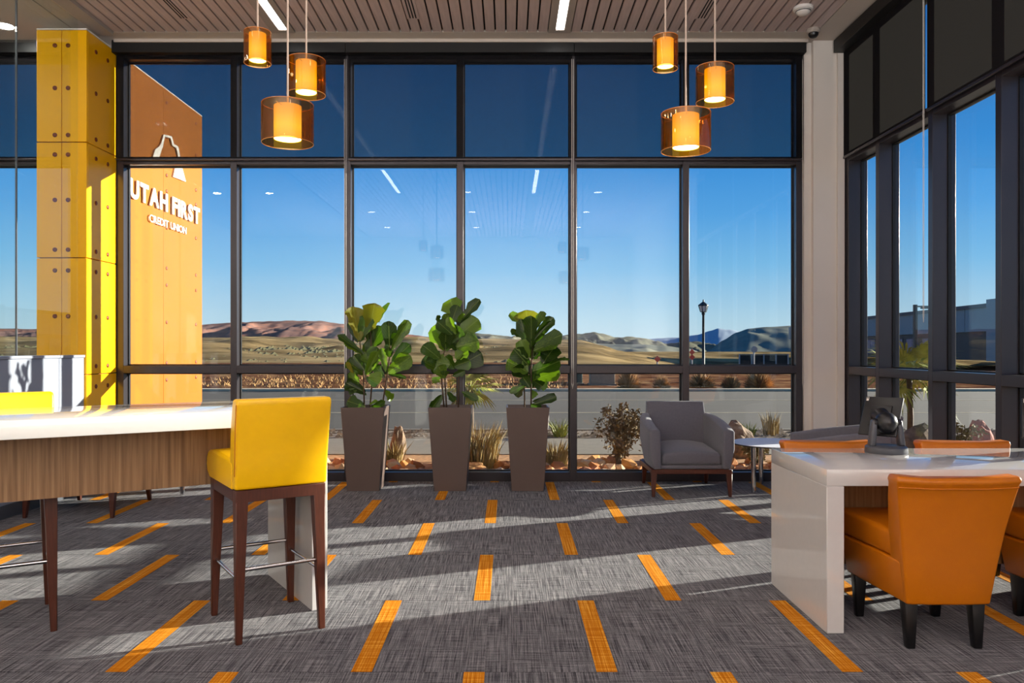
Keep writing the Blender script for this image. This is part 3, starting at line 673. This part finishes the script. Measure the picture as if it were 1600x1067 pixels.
# px centre; yt/yb = height of the rim centre lines
pendant(402.5, 50, 99, 42, 26, 53, 95, 4.0, 'smallest amber glass pendant lamp of the left cluster', 'left pendant cluster')
pendant(478.5, 94, 148, 60, 32, 97, 145, 4.12, 'middle-sized amber glass pendant lamp of the left cluster', 'left pendant cluster')
pendant(449.5, 163, 224, 80, 42, 166, 218, 3.88, 'largest, lowest amber glass pendant lamp of the left cluster', 'left pendant cluster')
pendant(1039.5, 58, 108, 39.5, 25.5, 62, 104, 4.0, 'smallest amber glass pendant lamp of the right cluster', 'right pendant cluster')
pendant(1117, 106, 160, 59, 32, 109, 156, 4.15, 'middle-sized amber glass pendant lamp of the right cluster', 'right pendant cluster')
pendant(1071.5, 177, 236, 77, 41, 180, 231, 3.88, 'largest, lowest amber glass pendant lamp of the right cluster', 'right pendant cluster')

# ------------------------------------------------------------------ potted fiddle-leaf figs
def leaf_mesh(seed, mat):
    r = random.Random(seed); rows = [(0, .05), (.15, .24), (.32, .33), (.5, .40), (.68, .51), (.84, .50), (.95, .34), (1.0, .04)]
    V = []; Fc = []; bend = r.uniform(-.30, .30); fold = r.uniform(.05, .40)
    for i, (u, h) in enumerate(rows):
        zc = bend * u * u
        h *= 1 + .13 * math.sin(u * 19 + seed * 1.7)
        for k in range(5):
            s = (k - 2) / 2; wv = .06 * math.sin(u * 17 + k * 2.3 + seed) * abs(s)
            V.append((s * h, u - .05 * abs(s) * (1 - u), zc + fold * abs(s) * h + wv))
    for i in range(len(rows) - 1):
        for k in range(4): Fc.append((i * 5 + k, i * 5 + k + 1, i * 5 + 6 + k, i * 5 + 5 + k))
    return MB().add(V, Fc).mesh('leaf', mat, smooth=True)
LG = [leaf_mesh(i, 'fig_leaf') for i in range(9)]; LYW = [leaf_mesh(i + 9, 'fig_leaf_yellow') for i in range(3)]
def fig(px, ytop_w, lb, leaves, stems):
    cx = (px - VX) / F * 7.36; cy = 7.36
    t = empty('potted_fig', (cx, cy, 0), 0, lb, 'potted plant', 'potted fiddle-leaf figs by the window')
    h = .764; wt, wb, th = .196, .146, .014
    m = MB()
    q = lambda w_, z: [(-w_, -w_, z), (w_, -w_, z), (w_, w_, z), (-w_, w_, z)]
    V = q(wb, 0) + q(wt, h) + q(wt - th, h) + q(wt - th - .012, h - .10)
    Fc = [(3, 2, 1, 0)]
    for i in range(3):
        for k in range(4): Fc.append((i * 4 + k, i * 4 + (k + 1) % 4, i * 4 + 4 + (k + 1) % 4, i * 4 + 4 + k))
    Fc.append((12, 13, 14, 15))
    pot = obj('planter', m.add(V, Fc), 'planter_brown', t, .003, 1)
    m = MB(); N = 9; w_ = wt - th - .006
    V = [(-w_ + 2 * w_ * i / (N - 1), -w_ + 2 * w_ * j / (N - 1), h - .045 + rnd.uniform(-.008, .012)) for j in range(N) for i in range(N)]
    obj('soil', m.add(V, [(j * N + i, j * N + i + 1, (j + 1) * N + i + 1, (j + 1) * N + i) for j in range(N - 1) for i in range(N - 1)]), 'soil', t)
    conv = lambda zx, zy, y: P(510 + zx / 4, 440 + zy / 4, y) - Vector((cx, cy, 0))
    for s in stems:
        pts = [conv(x, y, cy + dy) for x, y, dy in s]; pts[0].z = h - .06; pts[0].x *= .8
        obj('stem', MB().tube(pts, [.008 - .004 * i / len(pts) for i in range(len(pts))], 7), 'stem_bark', t, smooth=True)
    extra = []
    for lf in leaves[::3]:
        bx, by, tx, ty, wd = lf[:5]; f_ = rnd.uniform(.5, .8)
        extra.append((bx + rnd.uniform(-10, 10), by + rnd.uniform(-20, 25), bx + (tx - bx) * f_ + rnd.uniform(-35, 35), by + (ty - by) * f_ + rnd.uniform(-30, 20), wd * rnd.uniform(.55, .8)))
    for i, lf in enumerate(list(leaves) + extra):
        bx, by, tx, ty, wd = lf[:5]; yel = len(lf) > 5
        dy = rnd.uniform(-.09, .09); y = cy + dy; y2 = min(y + rnd.uniform(-.07, .07), WY - .13)
        b = conv(bx, by, y); e = conv(tx, ty, y2); d = e - b; L = d.length * 1.04
        yy = d.normalized(); nz = Vector((rnd.uniform(-.6, .6), -1, rnd.uniform(-.2, .8))); xx = yy.cross(nz).normalized(); zz = xx.cross(yy)
        wm = wd * .00148 * 1.22
        o = link('leaf', rnd.choice(LYW if yel else LG), t)
        M = Matrix((xx * wm, yy * L, zz * (wm * .8 + L * .2))).transposed().to_4x4(); M.translation = b
        o.matrix_local = M
        if yel: o['label'] = 'yellowing leaf'
        a = min((conv(x, yv, cy + q_) for s in stems for x, yv, q_ in s), key=lambda p_: (p_ - b).length)
    return t
fig(572, 0, 'potted fiddle-leaf fig with some yellowing leaves in tapered brown planter, leftmost', [
    (205, 360, 165, 165, 95, 1), (270, 300, 300, 140, 105, 1), (330, 250, 388, 135, 36), (230, 450, 75, 338, 42, 1), (225, 460, 330, 318, 80), (250, 470, 345, 285, 95),
    (208, 370, 262, 215, 75), (260, 360, 250, 230, 70), (395, 440, 392, 252, 85), (410, 420, 508, 248, 62), (415, 500, 515, 395, 70), (390, 565, 528, 470, 90), (400, 470, 390, 380, 48),
    (240, 580, 135, 510, 70), (235, 550, 175, 465, 60), (250, 570, 330, 425, 80), (270, 590, 345, 600, 65), (250, 600, 320, 640, 50, 1), (240, 690, 132, 640, 75), (235, 780, 128, 745, 75),
    (370, 560, 345, 420, 42), (280, 785, 362, 752, 34), (365, 680, 412, 738, 44), (165, 570, 128, 505, 24, 1), (190, 680, 140, 690, 32, 1), (375, 575, 495, 600, 22), (225, 480, 280, 560, 60), (200, 640, 150, 560, 55),
    (360, 600, 300, 520, 45), (290, 540, 240, 440, 70)],
    [[(235, 800, 0), (232, 560, .0), (205, 345, .0)], [(275, 800, .06), (290, 560, .04), (275, 300, .03)], [(365, 790, .02), (385, 560, .0), (402, 400, .0)]])
fig(705, 0, 'potted fiddle-leaf fig in tapered brown planter, middle of the three, densest', [
    (825, 250, 768, 112, 108), (835, 255, 950, 112, 58), (822, 345, 942, 235, 105), (800, 330, 745, 205, 70), (700, 260, 690, 208, 30), (775, 410, 658, 290, 115), (745, 430, 740, 290, 130),
    (785, 330, 700, 250, 75), (815, 410, 945, 368, 108), (825, 530, 965, 450, 115), (705, 480, 610, 395, 95), (720, 540, 608, 480, 85), (745, 560, 612, 520, 75), (800, 545, 745, 470, 70),
    (800, 530, 885, 495, 80), (715, 600, 668, 625, 36), (720, 710, 655, 795, 58), (760, 690, 800, 742, 42), (850, 690, 942, 735, 40), (790, 590, 862, 560, 40), (780, 260, 820, 150, 60),
    (760, 380, 830, 280, 95), (830, 460, 900, 350, 90), (700, 560, 650, 440, 90), (830, 430, 760, 350, 80), (770, 520, 690, 500, 85), (810, 480, 870, 420, 80), (740, 600, 700, 530, 70)],
    [[(728, 800, 0), (715, 560, .02), (760, 300, .0)], [(745, 800, .05), (740, 600, .05), (725, 480, .04)], [(835, 800, .02), (828, 560, .02), (815, 240, 0)]])
fig(824, 0, 'potted fiddle-leaf fig in tapered brown planter, rightmost, beside the armchair side', [
    (1275, 380, 1250, 185, 125, 1), (1300, 300, 1352, 188, 58), (1250, 280, 1150, 202, 48), (1290, 375, 1412, 232, 58), (1215, 345, 1158, 300, 36), (1275, 430, 1215, 245, 75), (1310, 405, 1465, 330, 85),
    (1300, 430, 1440, 368, 85), (1330, 450, 1440, 430, 95), (1355, 510, 1425, 400, 105), (1265, 525, 1175, 430, 90), (1255, 565, 1138, 490, 105), (1255, 590, 1170, 530, 75), (1290, 560, 1450, 510, 105),
    (1290, 610, 1450, 560, 95), (1290, 640, 1378, 630, 75), (1240, 630, 1190, 715, 66), (1250, 640, 1148, 690, 34), (1300, 765, 1432, 722, 50), (1280, 770, 1340, 800, 50), (1280, 730, 1310, 690, 40),
    (1430, 490, 1500, 485, 20), (1285, 480, 1290, 380, 60), (1260, 480, 1215, 370, 70), (1295, 480, 1350, 400, 80), (1285, 660, 1300, 560, 60), (1265, 380, 1300, 270, 70), (1270, 660, 1230, 600, 55)],
    [[(1285, 800, 0), (1280, 560, 0), (1288, 400, 0), (1268, 260, 0)], [(1235, 790, .04), (1237, 620, .04)]])

# ------------------------------------------------------------------ outside: ground, road, hills
tag(obj('ground', MB().box(-70, 90, WY + .2, 25.2, -.35, -.06).box(XG + .05, 90, -20, WY + .2, -.35, -.06), 'concrete'), kind='structure')
bed = obj('rock_bed', MB().box(-7.2, 3.45, WY + .21, 9.75, -.06, -.01).box(3.5, 5.6, 1.5, 9.75, -.06, -.01), 'bed_soil'); tag(bed, 'bed of tan and rust rocks outside the window', kind='structure')
tag(obj('sidewalk', MB().box(-70, 90, 9.75, 11.45, -.06, 0), 'concrete'), kind='structure')
tag(obj('gravel_strip', MB().box(-70, 90, 11.45, 12.5, -.06, .005), 'gravel'), kind='structure')
rd = obj('road', MB().box(-90, 110, 12.6, 24.3, -.06, -.02), 'asphalt'); tag(rd, kind='structure')
for y in (16.2, 20.1): obj('lane_line', MB().box(-60, 80, y, y + .1, -.02, -.016), 'road_paint', rd)
tag(obj('curb', MB().box(-90, 110, 12.5, 12.62, -.06, .02), 'concrete'), kind='structure')
tag(obj('curb', MB().box(-90, 110, 24.3, 24.75, -.06, .05), 'curb_stone'), kind='structure')
def interp(prof, x):
    if x <= prof[0][0]: return prof[0][1]
    for (a, b), (c, d) in zip(prof, prof[1:]):
        if x <= c:
            u = (x - a) / (c - a); u = u * u * (3 - 2 * u) * .5 + u * .5; return b + (d - b) * u
    return prof[-1][1]
def hill(name, prof, Yt, Yb, zb, mat, amp, nx=160, ny=26, pw=1.0, seed=0, fx=9, fy=9, rid=0):
    from mathutils import noise as nz
    x0, x1 = prof[0][0], prof[-1][0]; V = []; Fc = []; rows = ny + 6
    for j in range(rows):
        for i in range(nx + 1):
            px = x0 + (x1 - x0) * i / nx
            zt = EYE + (VY - interp(prof, px)) / F * Yt
            if j < ny: u = j / (ny - 1); y = Yb + (Yt - Yb) * u; z = zb + (zt - zb) * u ** pw; am = amp * math.sin(math.pi * min(u, .985)) ** .8
            else: u = (j - ny + 1) / 6; y = Yt * (1 + .3 * u); z = zt * (1 - u) ** 1.2 + zb * u; am = 0
            X = (px - VX) / F * y
            q = Vector((X / Yt * fx + seed, y / Yt * fy, seed * 3.1))
            if rid and j < ny: am = amp * math.sin(math.pi * u) ** .8 * (1 - u * u)
            z += am * (((.7 - 2.4 * abs(nz.noise(q))) if rid else nz.noise(q)) + .6 * nz.noise(q * 2.7) + .35 * nz.noise(q * 6.3)) + (amp * .12 * nz.noise(q * 4) if j == ny - 1 else 0)
            V.append((X, y, z))
    for j in range(rows - 1):
        for i in range(nx): Fc.append((j * (nx + 1) + i, j * (nx + 1) + i + 1, (j + 1) * (nx + 1) + i + 1, (j + 1) * (nx + 1) + i))
    return tag(obj(name, MB().add(V, Fc), mat, smooth=True), kind='structure')
hill('verge_slope', [(-900, 565), (300, 567), (880, 566), (940, 572), (1100, 577), (1700, 577)], 46, 24.7, .0, 'verge_dirt', .10, 200, 20, 1.2, 2)
hill('desert_field', [(-900, 532), (0, 527), (200, 527), (320, 527), (540, 529), (640, 526), (700, 529), (860, 530), (905, 531), (935, 538), (970, 549), (1000, 559), (1030, 568), (1060, 574), (1120, 577), (1900, 577)], 165, 44, .35, 'field', .9, 260, 40, 1.0, 5)
hill('green_ridge', [(820, 560), (880, 545), (915, 537), (960, 537), (1010, 538), (1030, 541), (1075, 545), (1110, 556), (1150, 572)], 330, 180, -4, 'shade_hill', 3, 120, 24, .9, 9)
hill('scrub_hills', [(560, 534), (640, 528), (700, 524), (740, 520), (765, 522), (790, 525), (830, 527), (870, 525), (900, 522), (930, 519), (945, 522), (960, 527), (985, 526), (1005, 528), (1025, 533), (1040, 537), (1060, 535), (1085, 533), (1105, 536), (1150, 548), (1250, 560)], 760, 460, -6, 'olive_hill', 7, 320, 26, .8, 3, 34, 5, 1)
hill('dark_hill', [(1060, 574), (1085, 562), (1110, 546), (1130, 532), (1150, 520), (1170, 514), (1200, 511), (1235, 509), (1290, 512), (1350, 522), (1450, 540), (1560, 556)], 480, 395, -8, 'shade_hill', 3, 140, 24, .8, 4)
hill('red_mesa', [(-700, 524), (-200, 518), (0, 513), (60, 514), (110, 516), (200, 514), (316, 507), (360, 504), (400, 502.5), (450, 501), (500, 501.5), (530, 505), (560, 510), (600, 516), (650, 524), (700, 530)], 1900, 1300, -10, 'red_mesa', 15, 420, 30, .6, 7, 30, 6, 1)
hill('haze_blue_mountain', [(940, 535), (1000, 530), (1060, 527), (1090, 523), (1110, 517), (1122, 513), (1140, 515), (1165, 519), (1200, 524), (1260, 528), (1400, 535)], 7000, 6350, -60, 'haze_blue_mountain', 14, 220, 16, 1.0, 6, 26, 26)
tag(obj('valley_floor', MB().box(-3000, 4000, 160, 9000, -20, -9), 'olive_hill'), kind='structure')

# rocks in the bed
rock_me = []
for s in range(8):
    bm = bmesh.new(); bmesh.ops.create_icosphere(bm, subdivisions=1, radius=1); r = random.Random(s)
    for v in bm.verts: v.co = Vector((v.co.x * r.uniform(.75, 1.2), v.co.y * r.uniform(.7, 1.1), v.co.z * r.uniform(.5, .95)))
    me = bpy.data.meshes.new('rock'); bm.to_mesh(me); bm.free(); me.materials.append(MATS['bed_rock']); rock_me.append(me)
for i in range(299):
    if i < 272: x = rnd.uniform(-3.0, 3.2); y = WY + .27 + rnd.random() ** 1.6 * 1.1
    else: x = rnd.uniform(3.75, 5.4); y = rnd.uniform(5.5, 9.6)
    s = rnd.uniform(.048, .092) * (1.2 if rnd.random() < .25 else 1)
    o = link('rock', rnd.choice(rock_me), bed); o.location = (x, y, -.01 + s * .35); o.scale = (s * rnd.uniform(.9, 1.5), s, s)
    o.rotation_euler = (rnd.uniform(-.5, .5), rnd.uniform(-.5, .5), rnd.uniform(0, 6.28))
gm = MB()
for i in range(1500):
    x = rnd.uniform(-6, 8); y = rnd.uniform(11.5, 12.45); s = rnd.uniform(.02, .06)
    V = [(x + s * a, y + s * b, s * c) for a, b, c in ((1, 0, 0), (-.3, .9, 0), (-.7, -.6, 0), (.1, .05, .9))]
    gm.add(V, [(0, 1, 3), (1, 2, 3), (2, 0, 3)])
tag(obj('loose_gravel', gm, 'gravel'), 'loose gravel along the road edge beyond the sidewalk', 'gravel', None, 'stuff')
def boulder(loc, sx, sy, sz, mat, lb, seed):
    from mathutils import noise as nz
    bm = bmesh.new(); bmesh.ops.create_icosphere(bm, subdivisions=3, radius=1)
    for v in bm.verts:
        d = 1 + .28 * nz.noise(v.co * 1.6 + Vector((seed, 0, 0))) + .12 * nz.noise(v.co * 4 + Vector((seed, 3, 0)))
        v.co = Vector((v.co.x * sx * d, v.co.y * sy * d, max(-.05, v.co.z * sz * d * .62 + sz * .40)))
    me = bpy.data.meshes.new('boulder'); bm.to_mesh(me); bm.free(); me.materials.append(MATS[mat])
    o = link('boulder', me); o.location = loc; return tag(o, lb, 'rock')
boulder((2.72, 9.5, 0), .21, .18, .40, 'boulder', 'large tan boulder outside window, right of the armchair', 1)
boulder((-1.33, 9.55, 0), .085, .10, .36, 'boulder', 'tall dark stone outside, between left and middle planters', 5)
boulder((4.95, 8.35, 0), .14, .16, .52, 'boulder_red', 'reddish upright boulder outside the right window', 8)
boulder((4.38, 8.5, 0), .26, .2, .46, 'boulder', 'grey tan boulder outside right window behind tablet stand', 11)
boulder((5.35, 8.6, 0), .22, .16, .44, 'boulder', 'pale slanted boulder beside the reddish one outside right window', 14)
# dry grasses and shrubs
def clump(loc, h, r, n, mat, lb, cat='grass', lean=.5, grp=None, name='grass_clump', w=.006):
    m = MB()
    for i in range(n):
        a = rnd.uniform(0, 6.28); q = r * math.sqrt(rnd.random()) * .55; bx, by = q * math.cos(a), q * math.sin(a)
        a2 = a + rnd.uniform(-.7, .7); hh = h * rnd.uniform(.5, 1.05); l_ = hh * lean * rnd.uniform(.2, 1); c, s = math.cos(a2), math.sin(a2); ww = w * rnd.uniform(.6, 1.3)
        p1 = (bx, by, 0); p2 = (bx + c * l_ * .35, by + s * l_ * .35, hh * .6); p3 = (bx + c * l_, by + s * l_, hh)
        t = rnd.uniform(0, 3.14); ux, uy = math.cos(t) * ww, math.sin(t) * ww
        m.add([(p1[0] - ux, p1[1] - uy, 0), (p1[0] + ux, p1[1] + uy, 0), (p2[0] + ux, p2[1] + uy, p2[2]), (p2[0] - ux, p2[1] - uy, p2[2]), p3], [(0, 1, 2, 3), (3, 2, 4)])
    o = obj(name, m, mat); o.location = loc; return tag(o, lb, cat, grp)
clump((-.32, 8.75, -.01), .50, .34, 420, 'dry_grass', 'dry grass clump outside between middle and right planters')
clump((-1.27, 8.75, -.01), .30, .16, 160, 'dry_grass', 'low dry grass tuft outside between left and middle planters')
clump((.50, 8.85, -.01), .30, .26, 240, 'dry_grass', 'low dry grass clump outside, right of the right planter')
clump((.16, 9.2, -.01), .28, .16, 130, 'dry_grass', 'dry grass tuft outside, partly hidden by the right planter')
clump((.74, 11.6, 0), .28, .16, 90, 'palm_green', 'small green spiky plant at the road edge near middle mullion', 'plant', .9)
clump((3.9, 11.8, 0), .38, .20, 110, 'dry_grass', 'thin dry tuft beyond the round side table at road edge')
clump((3.55, 11.7, 0), .22, .12, 70, 'palm_green', 'small green tuft at road edge beyond the round side table', 'plant', .8)
clump((4.9, 12.0, 0), .26, .14, 70, 'dry_grass', 'thin dry tuft near the corner pier at road edge')
def shrub(loc, h, sp, n, lb, mat='sage_shrub', droop=.7, seed=1):
    r = random.Random(seed); t = empty('dry_shrub', loc, 0, lb, 'shrub'); lm = MB(); sm = MB()
    for i in range(n):
        a = r.uniform(0, 6.28); q = sp * r.uniform(.3, 1); hh = h * r.uniform(.65, 1.05)
        pts = [Vector((.02 * math.cos(a), .02 * math.sin(a), 0)), Vector((q * .3 * math.cos(a), q * .3 * math.sin(a), hh * .7)), Vector((q * .7 * math.cos(a), q * .7 * math.sin(a), hh)), Vector((q * math.cos(a), q * math.sin(a), hh * (1 - droop * r.uniform(.2, .8))))]
        sm.tube(pts, [.008, .006, .004, .002], 4)
        for k in range(34):
            u = r.uniform(.3, 2.999); i0 = int(u); p = pts[i0].lerp(pts[i0 + 1], u - i0) + Vector((r.uniform(-.03, .03), r.uniform(-.03, .03), r.uniform(-.03, .02)))
            d = Vector((r.uniform(-1, 1), r.uniform(-1, 1), r.uniform(-1, .4)))  .normalized() * r.uniform(.03, .07); e = d.cross(Vector((r.uniform(-1, 1), 1, .3))).normalized() * .012
            lm.add([p, p + d * .5 + e, p + d, p + d * .5 - e], [(0, 1, 2, 3)])
    obj('branches', sm, 'stem_bark', t); obj('leaves', lm, mat, t)
    return t
shrub((1.22, 8.75, -.01), .66, .36, 46, 'drooping half-dead shrub outside, left of the armchair', 'dead_leaf', droop=.9, seed=3)
shrub((1.74, 9.1, -.01), .42, .16, 14, 'small leafy shrub outside, behind the armchair\'s left side', 'dry_grass', .4, 5)
shrub((2.72, 8.7, -.01), .30, .26, 16, 'low shrub at the foot of the large tan boulder', 'sage_shrub', .5, 6)
shrub((4.55, 8.0, -.01), .55, .26, 18, 'dark leafy shrub outside the right window, left of the reddish boulder', 'sage_shrub', .5, 8)
shrub((5.2, 7.9, -.01), .36, .26, 14, 'low shrub outside right window under the reddish boulder', 'sage_shrub', .5, 9)
def palm(loc, h, fl_, n, lb, seed):
    r = random.Random(seed); t = empty('fan_palm', loc, 0, lb, 'palm')
    obj('trunk', MB().tube([(0, 0, 0), (.01, 0, h * .5), (0, .01, h)], [.035, .034, .03], 9), 'stem_bark', t, smooth=True)
    for i in range(n):
        az = 6.283 * i / n + r.uniform(-.3, .3); el = r.uniform(-.9, 1.0); m = MB()
        d = Vector((math.cos(az) * math.cos(el), math.sin(az) * math.cos(el), math.sin(el))); sd_ = d.cross(Vector((0, 0, 1))).normalized(); up = sd_.cross(d)
        st_ = d * fl_ * .35
        for k in range(15):
            a = R(-75 + 150 * k / 14); dd = d * math.cos(a) + sd_ * math.sin(a) * .9; ln = fl_ * .72 * (1 - .25 * abs(a)) * r.uniform(.85, 1.1)
            p1 = st_ + dd * ln * .55; p2 = st_ + dd * ln + Vector((0, 0, -.22 * ln)); e = up.cross(dd).normalized() * .014
            m.add([st_ - e * .3, st_ + e * .3, p1 + e, p2, p1 - e], [(0, 1, 2, 4), (4, 2, 3)])
        m.tube([(0, 0, 0), st_], .006, 4)
        o = obj('frond', m, 'palm_green', t); o.location = (0, 0, h)
    return t
palm((-.45, 9.3, 0), .84, .42, 18, 'small fan palm outside, behind the middle planter', 2)
palm((4.62, 9.15, 0), 1.02, .66, 34, 'larger green fan palm outside the right window', 4)
# verge shrubs on the far side of the road
def bush(loc, h, r, n, mat, lb):
    m = MB()
    for i in range(n):
        a = rnd.uniform(0, 6.283); el = math.asin(rnd.uniform(.02, 1)); d = Vector((math.cos(a) * math.cos(el), math.sin(a) * math.cos(el), math.sin(el)))
        k0, k1 = rnd.uniform(.1, .7), rnd.uniform(.75, 1.12); S = Vector((r, r, h)); p0 = Vector([d[j] * S[j] * k0 for j in range(3)]); p1 = Vector([d[j] * S[j] * k1 for j in range(3)]) + Vector((rnd.uniform(-.06, .06), 0, rnd.uniform(-.04, .06)))
        e = (p1 - p0).cross(Vector((rnd.uniform(-1, 1), rnd.uniform(-1, 1), .5))).normalized() * .022
        m.add([p0 - e, p0 + e, p1], [(0, 1, 2)])
    o = obj('verge_shrub', m, mat); o.location = loc; return tag(o, lb, 'shrub')
vs = [(985, 608, 40, 26, ''), (1037, 606, 30, 17, ''), (1100, 608, 46, 22, ''), (1146, 607, 32, 18, ''), (1192, 607, 50, 25, '')]
VL = ['tawny shrub across the road, right of the beige utility box', 'small tawny shrub across the road, left of the lamp post', 'tawny shrub across the road at the foot of the lamp post', 'low tawny shrub across the road, just right of the lamp post', 'golden shrub across the road, rightmost before the window jamb']
for (px, py, wpx, hpx, _), lb in zip(vs, VL):
    yy = 25.2; p = P(px, py, yy)
    bush((p.x, yy + .35, .0), hpx / F * yy * 1.2, wpx / F * yy * .52, 900, 'orange_grass', lb)
gm = MB()
for i in range(11000):
    y = rnd.uniform(24.9, 38); px = rnd.uniform(-20, 884); x = (px - VX) / F * y; h = rnd.uniform(.04, .17); a = rnd.uniform(0, 3.14); c, s = math.cos(a) * .028, math.sin(a) * .028
    if _nz.noise(Vector((x * .35, y * .8, 2))) + rnd.uniform(-.25, .25) < -.02: continue
    zb = .0 + (y - 24.7) * .012
    gm.add([(x - c, y - s, zb - .03), (x + c, y + s, zb - .03), (x + rnd.uniform(-.15, .15), y + rnd.uniform(-.1, .1), zb + h)], [(0, 1, 2)])
tag(obj('verge_grass', gm, 'orange_grass'), 'dry orange grass along the far side of the road', 'grass', None, 'stuff')
gm = MB()
for i in range(2600):
    y = 46 + 110 * rnd.random(); px = rnd.uniform(-60, 880); x = (px - VX) / F * y; h = rnd.uniform(.02, .16); zt = .35 + (2.9 - .35) * (y - 44) / 121
    k = rnd.uniform(.3, 1.0)
    gm.add([(x - k, y, zt - .2), (x + k, y, zt - .2), (x, y - k, zt - .2), (x + rnd.uniform(-.2, .2), y, zt + h)], [(0, 2, 3), (2, 1, 3), (1, 0, 3)])
tag(obj('sagebrush', gm, 'sage_shrub'), 'scattered sagebrush over the field beyond the road', 'shrubs', None, 'stuff')
# street furniture
p = P(1099, 598, 29.9)
t = empty('street_lamp', (p.x, 29.9, 0), 0, 'dark green lamp post with lantern head across the road', 'street lamp')
obj('pole', MB().lathe([(.10, 0), (.10, .25), (.06, .35), (.05, 1.5), (.045, 2.55), (.075, 2.6), (.05, 2.64), (0, 2.64)], 14), 'lamp_green', t, smooth='auto')
lm_ = MB().lathe([(.06, 2.64), (.11, 2.66), (.06, 2.68)], 6)
for k in range(6): lm_.tube([(.11 * math.cos(R(60 * k)), .11 * math.sin(R(60 * k)), 2.66), (.18 * math.cos(R(60 * k)), .18 * math.sin(R(60 * k)), 2.9)], .014, 4)
obj('lantern', lm_.lathe([(.2, 2.9), (.19, 2.93), (.06, 3.03), (.03, 3.05), (.025, 3.12), (0, 3.14)], 6), 'lamp_green', t)
obj('lantern_glass', MB().lathe([(.0, 2.67), (.095, 2.68), (.16, 2.885), (0, 2.886)], 6), 'white_plastic', t)
def uboxes(px0, px1, py0, y, mat, lb):
    a = P(px0, py0, y); b = P(px1, py0, y); w_ = (b.x - a.x) / 2
    t = empty('utility_cabinet', ((a.x + b.x) / 2, y + .3, 0), 0, lb, 'utility box')
    obj('pad', MB().box(-w_ - .05, w_ + .05, -.38, .38, 0, .07), 'concrete', t); obj('cabinet', MB().box(-w_, w_, -.3, .3, .071, a.z), mat, t, .01, 1)
    obj('lid', MB().box(-w_ - .02, w_ + .02, -.33, .33, a.z + .001, a.z + .05), mat, t, .01, 1)
uboxes(923, 961, 584, 27.5, 'box_beige', 'beige utility cabinet across the road'); uboxes(889, 910, 581, 28.2, 'box_green', 'green utility cabinet across the road beside the beige one')
def sign(px, ytop, ybase, y, kind, lb):
    a = P(px, ytop, y); b = P(px, ybase, y)
    t = empty('road_sign', (a.x, y, b.z), 0, lb, 'road sign'); H = a.z - b.z; r = .012 * y * .62
    obj('post', MB().tube([(0, 0, 0), (0, 0, H)], .0011 * y, 6), 'post_grey', t)
    def dia(z, s, mat): obj('sign_plate', MB().prism([(0, z + s), (s, z), (0, z - s), (-s, z)] if kind != 'oct' else [(s * math.cos(R(22.5 + 45 * k)), z + s * math.sin(R(22.5 + 45 * k))) for k in range(8)], -.08, -.06), mat, t)
    if kind == 'two': dia(H - .004 * y, .0038 * y, 'sign_red'); dia(H - .0105 * y, .0038 * y, 'sign_red')
    else: dia(H - .004 * y, .0042 * y, 'sign_red' if kind == 'dia' else 'post_grey')
sign(1027, 556, 577, 58, 'dia', 'small orange diamond road sign in the distance, left of the mullion')
sign(1081, 545, 577, 60, 'two', 'pair of red diamond signs on one post near the lamp post')
sign(1178, 541, 577, 56, 'oct', 'grey back of a traffic sign in front of the dark fence')
a, b = P(1155, 555, 62), P(1231, 555, 62)
t = empty('screen_fence', ((a.x + b.x) / 2, 62, -.4), 0, 'dark mesh screened fence beyond the road at right', 'fence'); w_ = (b.x - a.x) / 2
obj('mesh_screen', MB().box(-w_, w_, -.02, .02, .05, a.z + .4), 'fence_dark', t); obj('top_rail', MB().box(-w_, w_, -.04, .04, a.z + .4, a.z + .5), 'box_beige', t)
for k in range(5): obj('post', MB().box(-w_ + k * w_ / 2 - .05, -w_ + k * w_ / 2 + .05, -.1, -.03, 0, a.z + .5), 'post_grey', t)
# commercial building to the right, and a parking-lot light
def building():
    t = empty('commercial_building', (62, 100, -.3), math.atan2(-6.5, 75) , 'long grey flat-roofed building seen through the right window', 'building')
    Lb, H = 95, 7.4
    obj('base_wall', MB().box(0, 30, -14, Lb, 0, 3.8), 'bld_base', t)
    k = 0
    for y in [i * 7.6 - 14 for i in range(15)]:
        obj('wall_panel', MB().box(-.25, 29, y + .06, y + 7.5, 3.81, H - .5), 'bld_panel', t); k += 1
    obj('parapet', MB().box(-.5, 30, -14.1, Lb, H - .49, H), 'bld_cap', t)
    obj('entry_volume', MB().box(-2.5, 6, -14.5, -1.5, 0, H + .25), 'bld_panel', t)
    for y in (18, 24, 30, 36, 42):
        f = obj('window', MB().box(-.12, .02, y, y + 4.6, .5, 3.2), 'bld_cap', t); obj('pane', MB().box(-.16, -.121, y + .15, y + 2.2, .65, 3.05).box(-.16, -.121, y + 2.4, y + 4.45, .65, 3.05), 'bld_window', f)
building()
p = P(1430, 476, 62)
t = empty('parking_light', (p.x, 62, -.2), 0, 'tall dark parking-lot light pole seen through the right window', 'street lamp')
obj('pole', MB().box(-.12, .12, -.12, .12, 0, p.z + .2), 'lamp_green', t); obj('arm', MB().box(-.1, 1.1, -.06, .06, p.z, p.z + .12), 'lamp_green', t); obj('lamp_head', MB().box(.5, 1.3, -.2, .2, p.z - .12, p.z), 'lamp_green', t)
